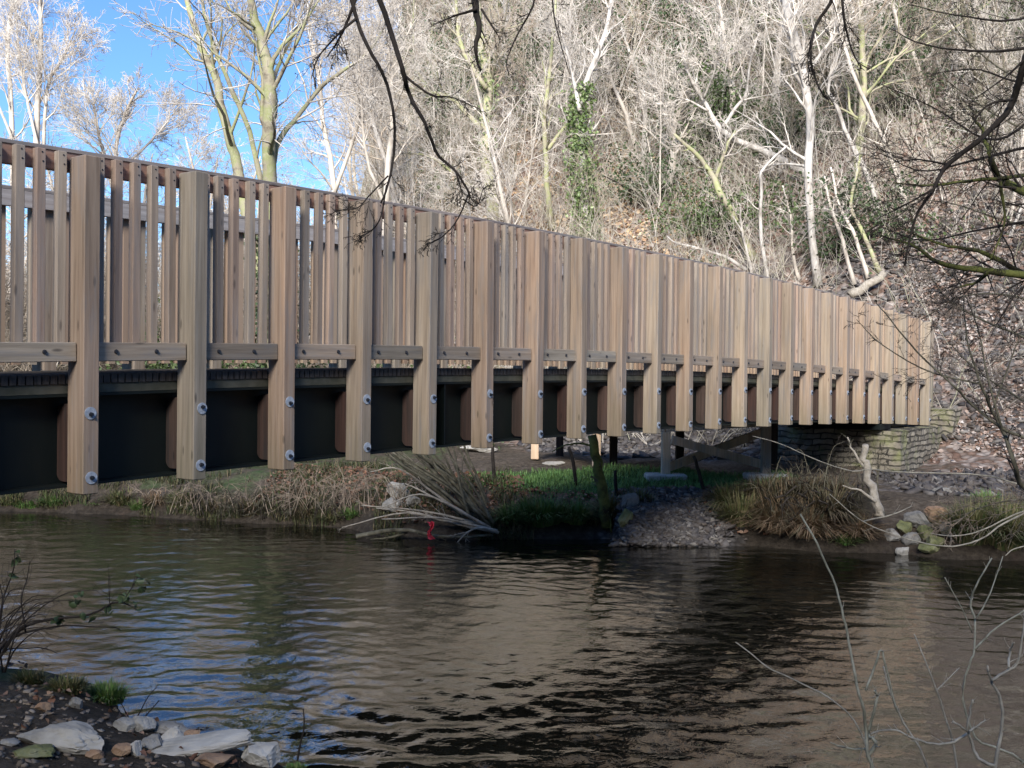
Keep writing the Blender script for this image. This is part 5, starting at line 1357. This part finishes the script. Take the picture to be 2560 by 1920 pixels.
# dark bramble at the left edge of the near bank
BRM = Style(nseg=(5, 4), kids=(6,), ratio=(.45,), ang=(.7,), wig=(.1, .16), upw=(0, .05), sides=(5, 3), t0=(.1,), rr=(.5,), rmin=.0013)
q = lambda L_: [c7(x, y) for x, y in L_]
bt = branch_thing('bramble', 'dark bramble with a few leaves arching over the near water at the left edge', 'bramble',
                  [(q([(-60, 700), (30, 560), (120, 430), (230, 360), (400, 320), (620, 300), (740, 260), (820, 215), (900, 200), (970, 220), (1040, 265)]), 4.6, .008, .0025), (q([(-60, 640), (60, 490), (200, 420), (350, 390), (500, 370), (700, 380), (850, 385), (900, 405)]), 4.6, .006, .002),
                   (q([(-40, 640), (0, 300), (40, 120), (100, -40), (110, -200)]), 4.6, .005, .002), (q([(-30, 620), (60, 550), (200, 540), (330, 540), (430, 580)]), 4.6, .004, .0015), (q([(190, 420), (160, 180), (200, 30), (225, -110)]), 4.6, .004, .0015), (q([(820, 215), (815, 100), (813, 0)]), 4.6, .002, .0015),
                   (q([(940, 160), (1000, 60), (1040, -10)]), 4.6, .002, .0012), (q([(-60, 560), (-10, 420), (20, 200), (0, 60)]), 4.6, .005, .002)], 'bark_dark', 'bark_dark', BRM, .3, 90, None, .03)
rnd = random.Random(33); bl_ = []
for i in range(20):
    x0 = rnd.uniform(-260, 60); a = rnd.uniform(-.5, 1.0); ln = rnd.uniform(330, 760)
    bl_.append((q([(x0, 720), (x0 + ln * .25 * a + 30, 720 - ln * .45), (x0 + ln * .75 * a + 60, 720 - ln * .8), (x0 + ln * 1.1 * a + 110, 720 - ln * .85)]), 4.6 + rnd.uniform(-.3, .4), .004, .0013))
branch_thing('bramble', 'thicket of thin dark bramble stems behind the leafy bramble at the left edge', 'bramble', bl_, 'bark_dark', 'bark_dark', BRM, .34, 94, None, .04)
lv = []
rl_ = np.random.default_rng(4)
for (x, y), n_ in (((915, 170), 12), ((545, 210), 7), ((590, 130), 4), ((1085, 70), 5), ((1040, 20), 4), ((430, 320), 6), ((640, 295), 9), ((800, 255), 4), ((100, 0), 4), ((120, -120), 6), ((1010, 250), 3)):
    for _ in range(n_):
        px, py = c7(x + rl_.normal(0, 22), y + rl_.normal(0, 18)); lv.append(tuple(at(px, py, 4.6 + rl_.normal(0, .03)) - bt.location))
link('leaves', leaves_mesh('leaves', lv, .036, rl_), M['holly'], bt)
branch_thing('bramble', 'thin dark shoots sprouting beside the pale stones at the water', 'bramble', [(q([(1000, 1100), (1050, 1010), (1110, 900), (1180, 820)]), 5.4, .004, .0015), (q([(990, 1110), (940, 1020), (890, 920)]), 5.4, .004, .0015), (q([(1060, 1080), (1130, 1000), (1190, 930)]), 5.4, .004, .002)], 'bark_dark', 'bark_dark', BRM, .12, 91, None, .02)
branch_thing('reed_stem', 'single dark reed standing in the water right of the rough pale stone', 'reed', [([(640, 1665), (648, 1610), (657, 1570), (655, 1530)], 5.2, .006, .003)], 'bark_dark', None, None, .1, 92, None, .0)

# ------------------------------------------------------------------ light
sv = Vector((math.sin(AZ) * math.cos(EL), math.cos(AZ) * math.cos(EL), math.sin(EL)))
sd = bpy.data.lights.new('sun', 'SUN'); sd.energy = 4.4; sd.angle = R(26); sd.color = (1, .95, .88)
so = bpy.data.objects.new('sun', sd); COL.objects.link(so); so.rotation_euler = sv.to_track_quat('Z', 'Y').to_euler(); so.location = (0, 0, 50)
wd = bpy.data.worlds.new('World'); scene.world = wd; wd.use_nodes = True; nt = wd.node_tree; nt.nodes.clear()
sk = nt.nodes.new('ShaderNodeTexSky'); sk.sky_type = 'NISHITA'; sk.sun_disc = False; sk.sun_elevation = EL; sk.sun_rotation = AZ
sk.air_density = 1.0; sk.dust_density = .3; sk.ozone_density = 8.0
bg = nt.nodes.new('ShaderNodeBackground'); bg.inputs[1].default_value = .10; wo = nt.nodes.new('ShaderNodeOutputWorld')
nt.links.new(sk.outputs[0], bg.inputs[0]); nt.links.new(bg.outputs[0], wo.inputs[0])
vs = scene.view_settings; scene.display_settings.display_device = 'sRGB'
vs.view_transform = 'Standard'; vs.look = 'None'; vs.gamma = 1; vs.exposure = 1.2
scene.cycles.max_bounces = 6; scene.cycles.transparent_max_bounces = 4
scene.cycles.use_denoising = True
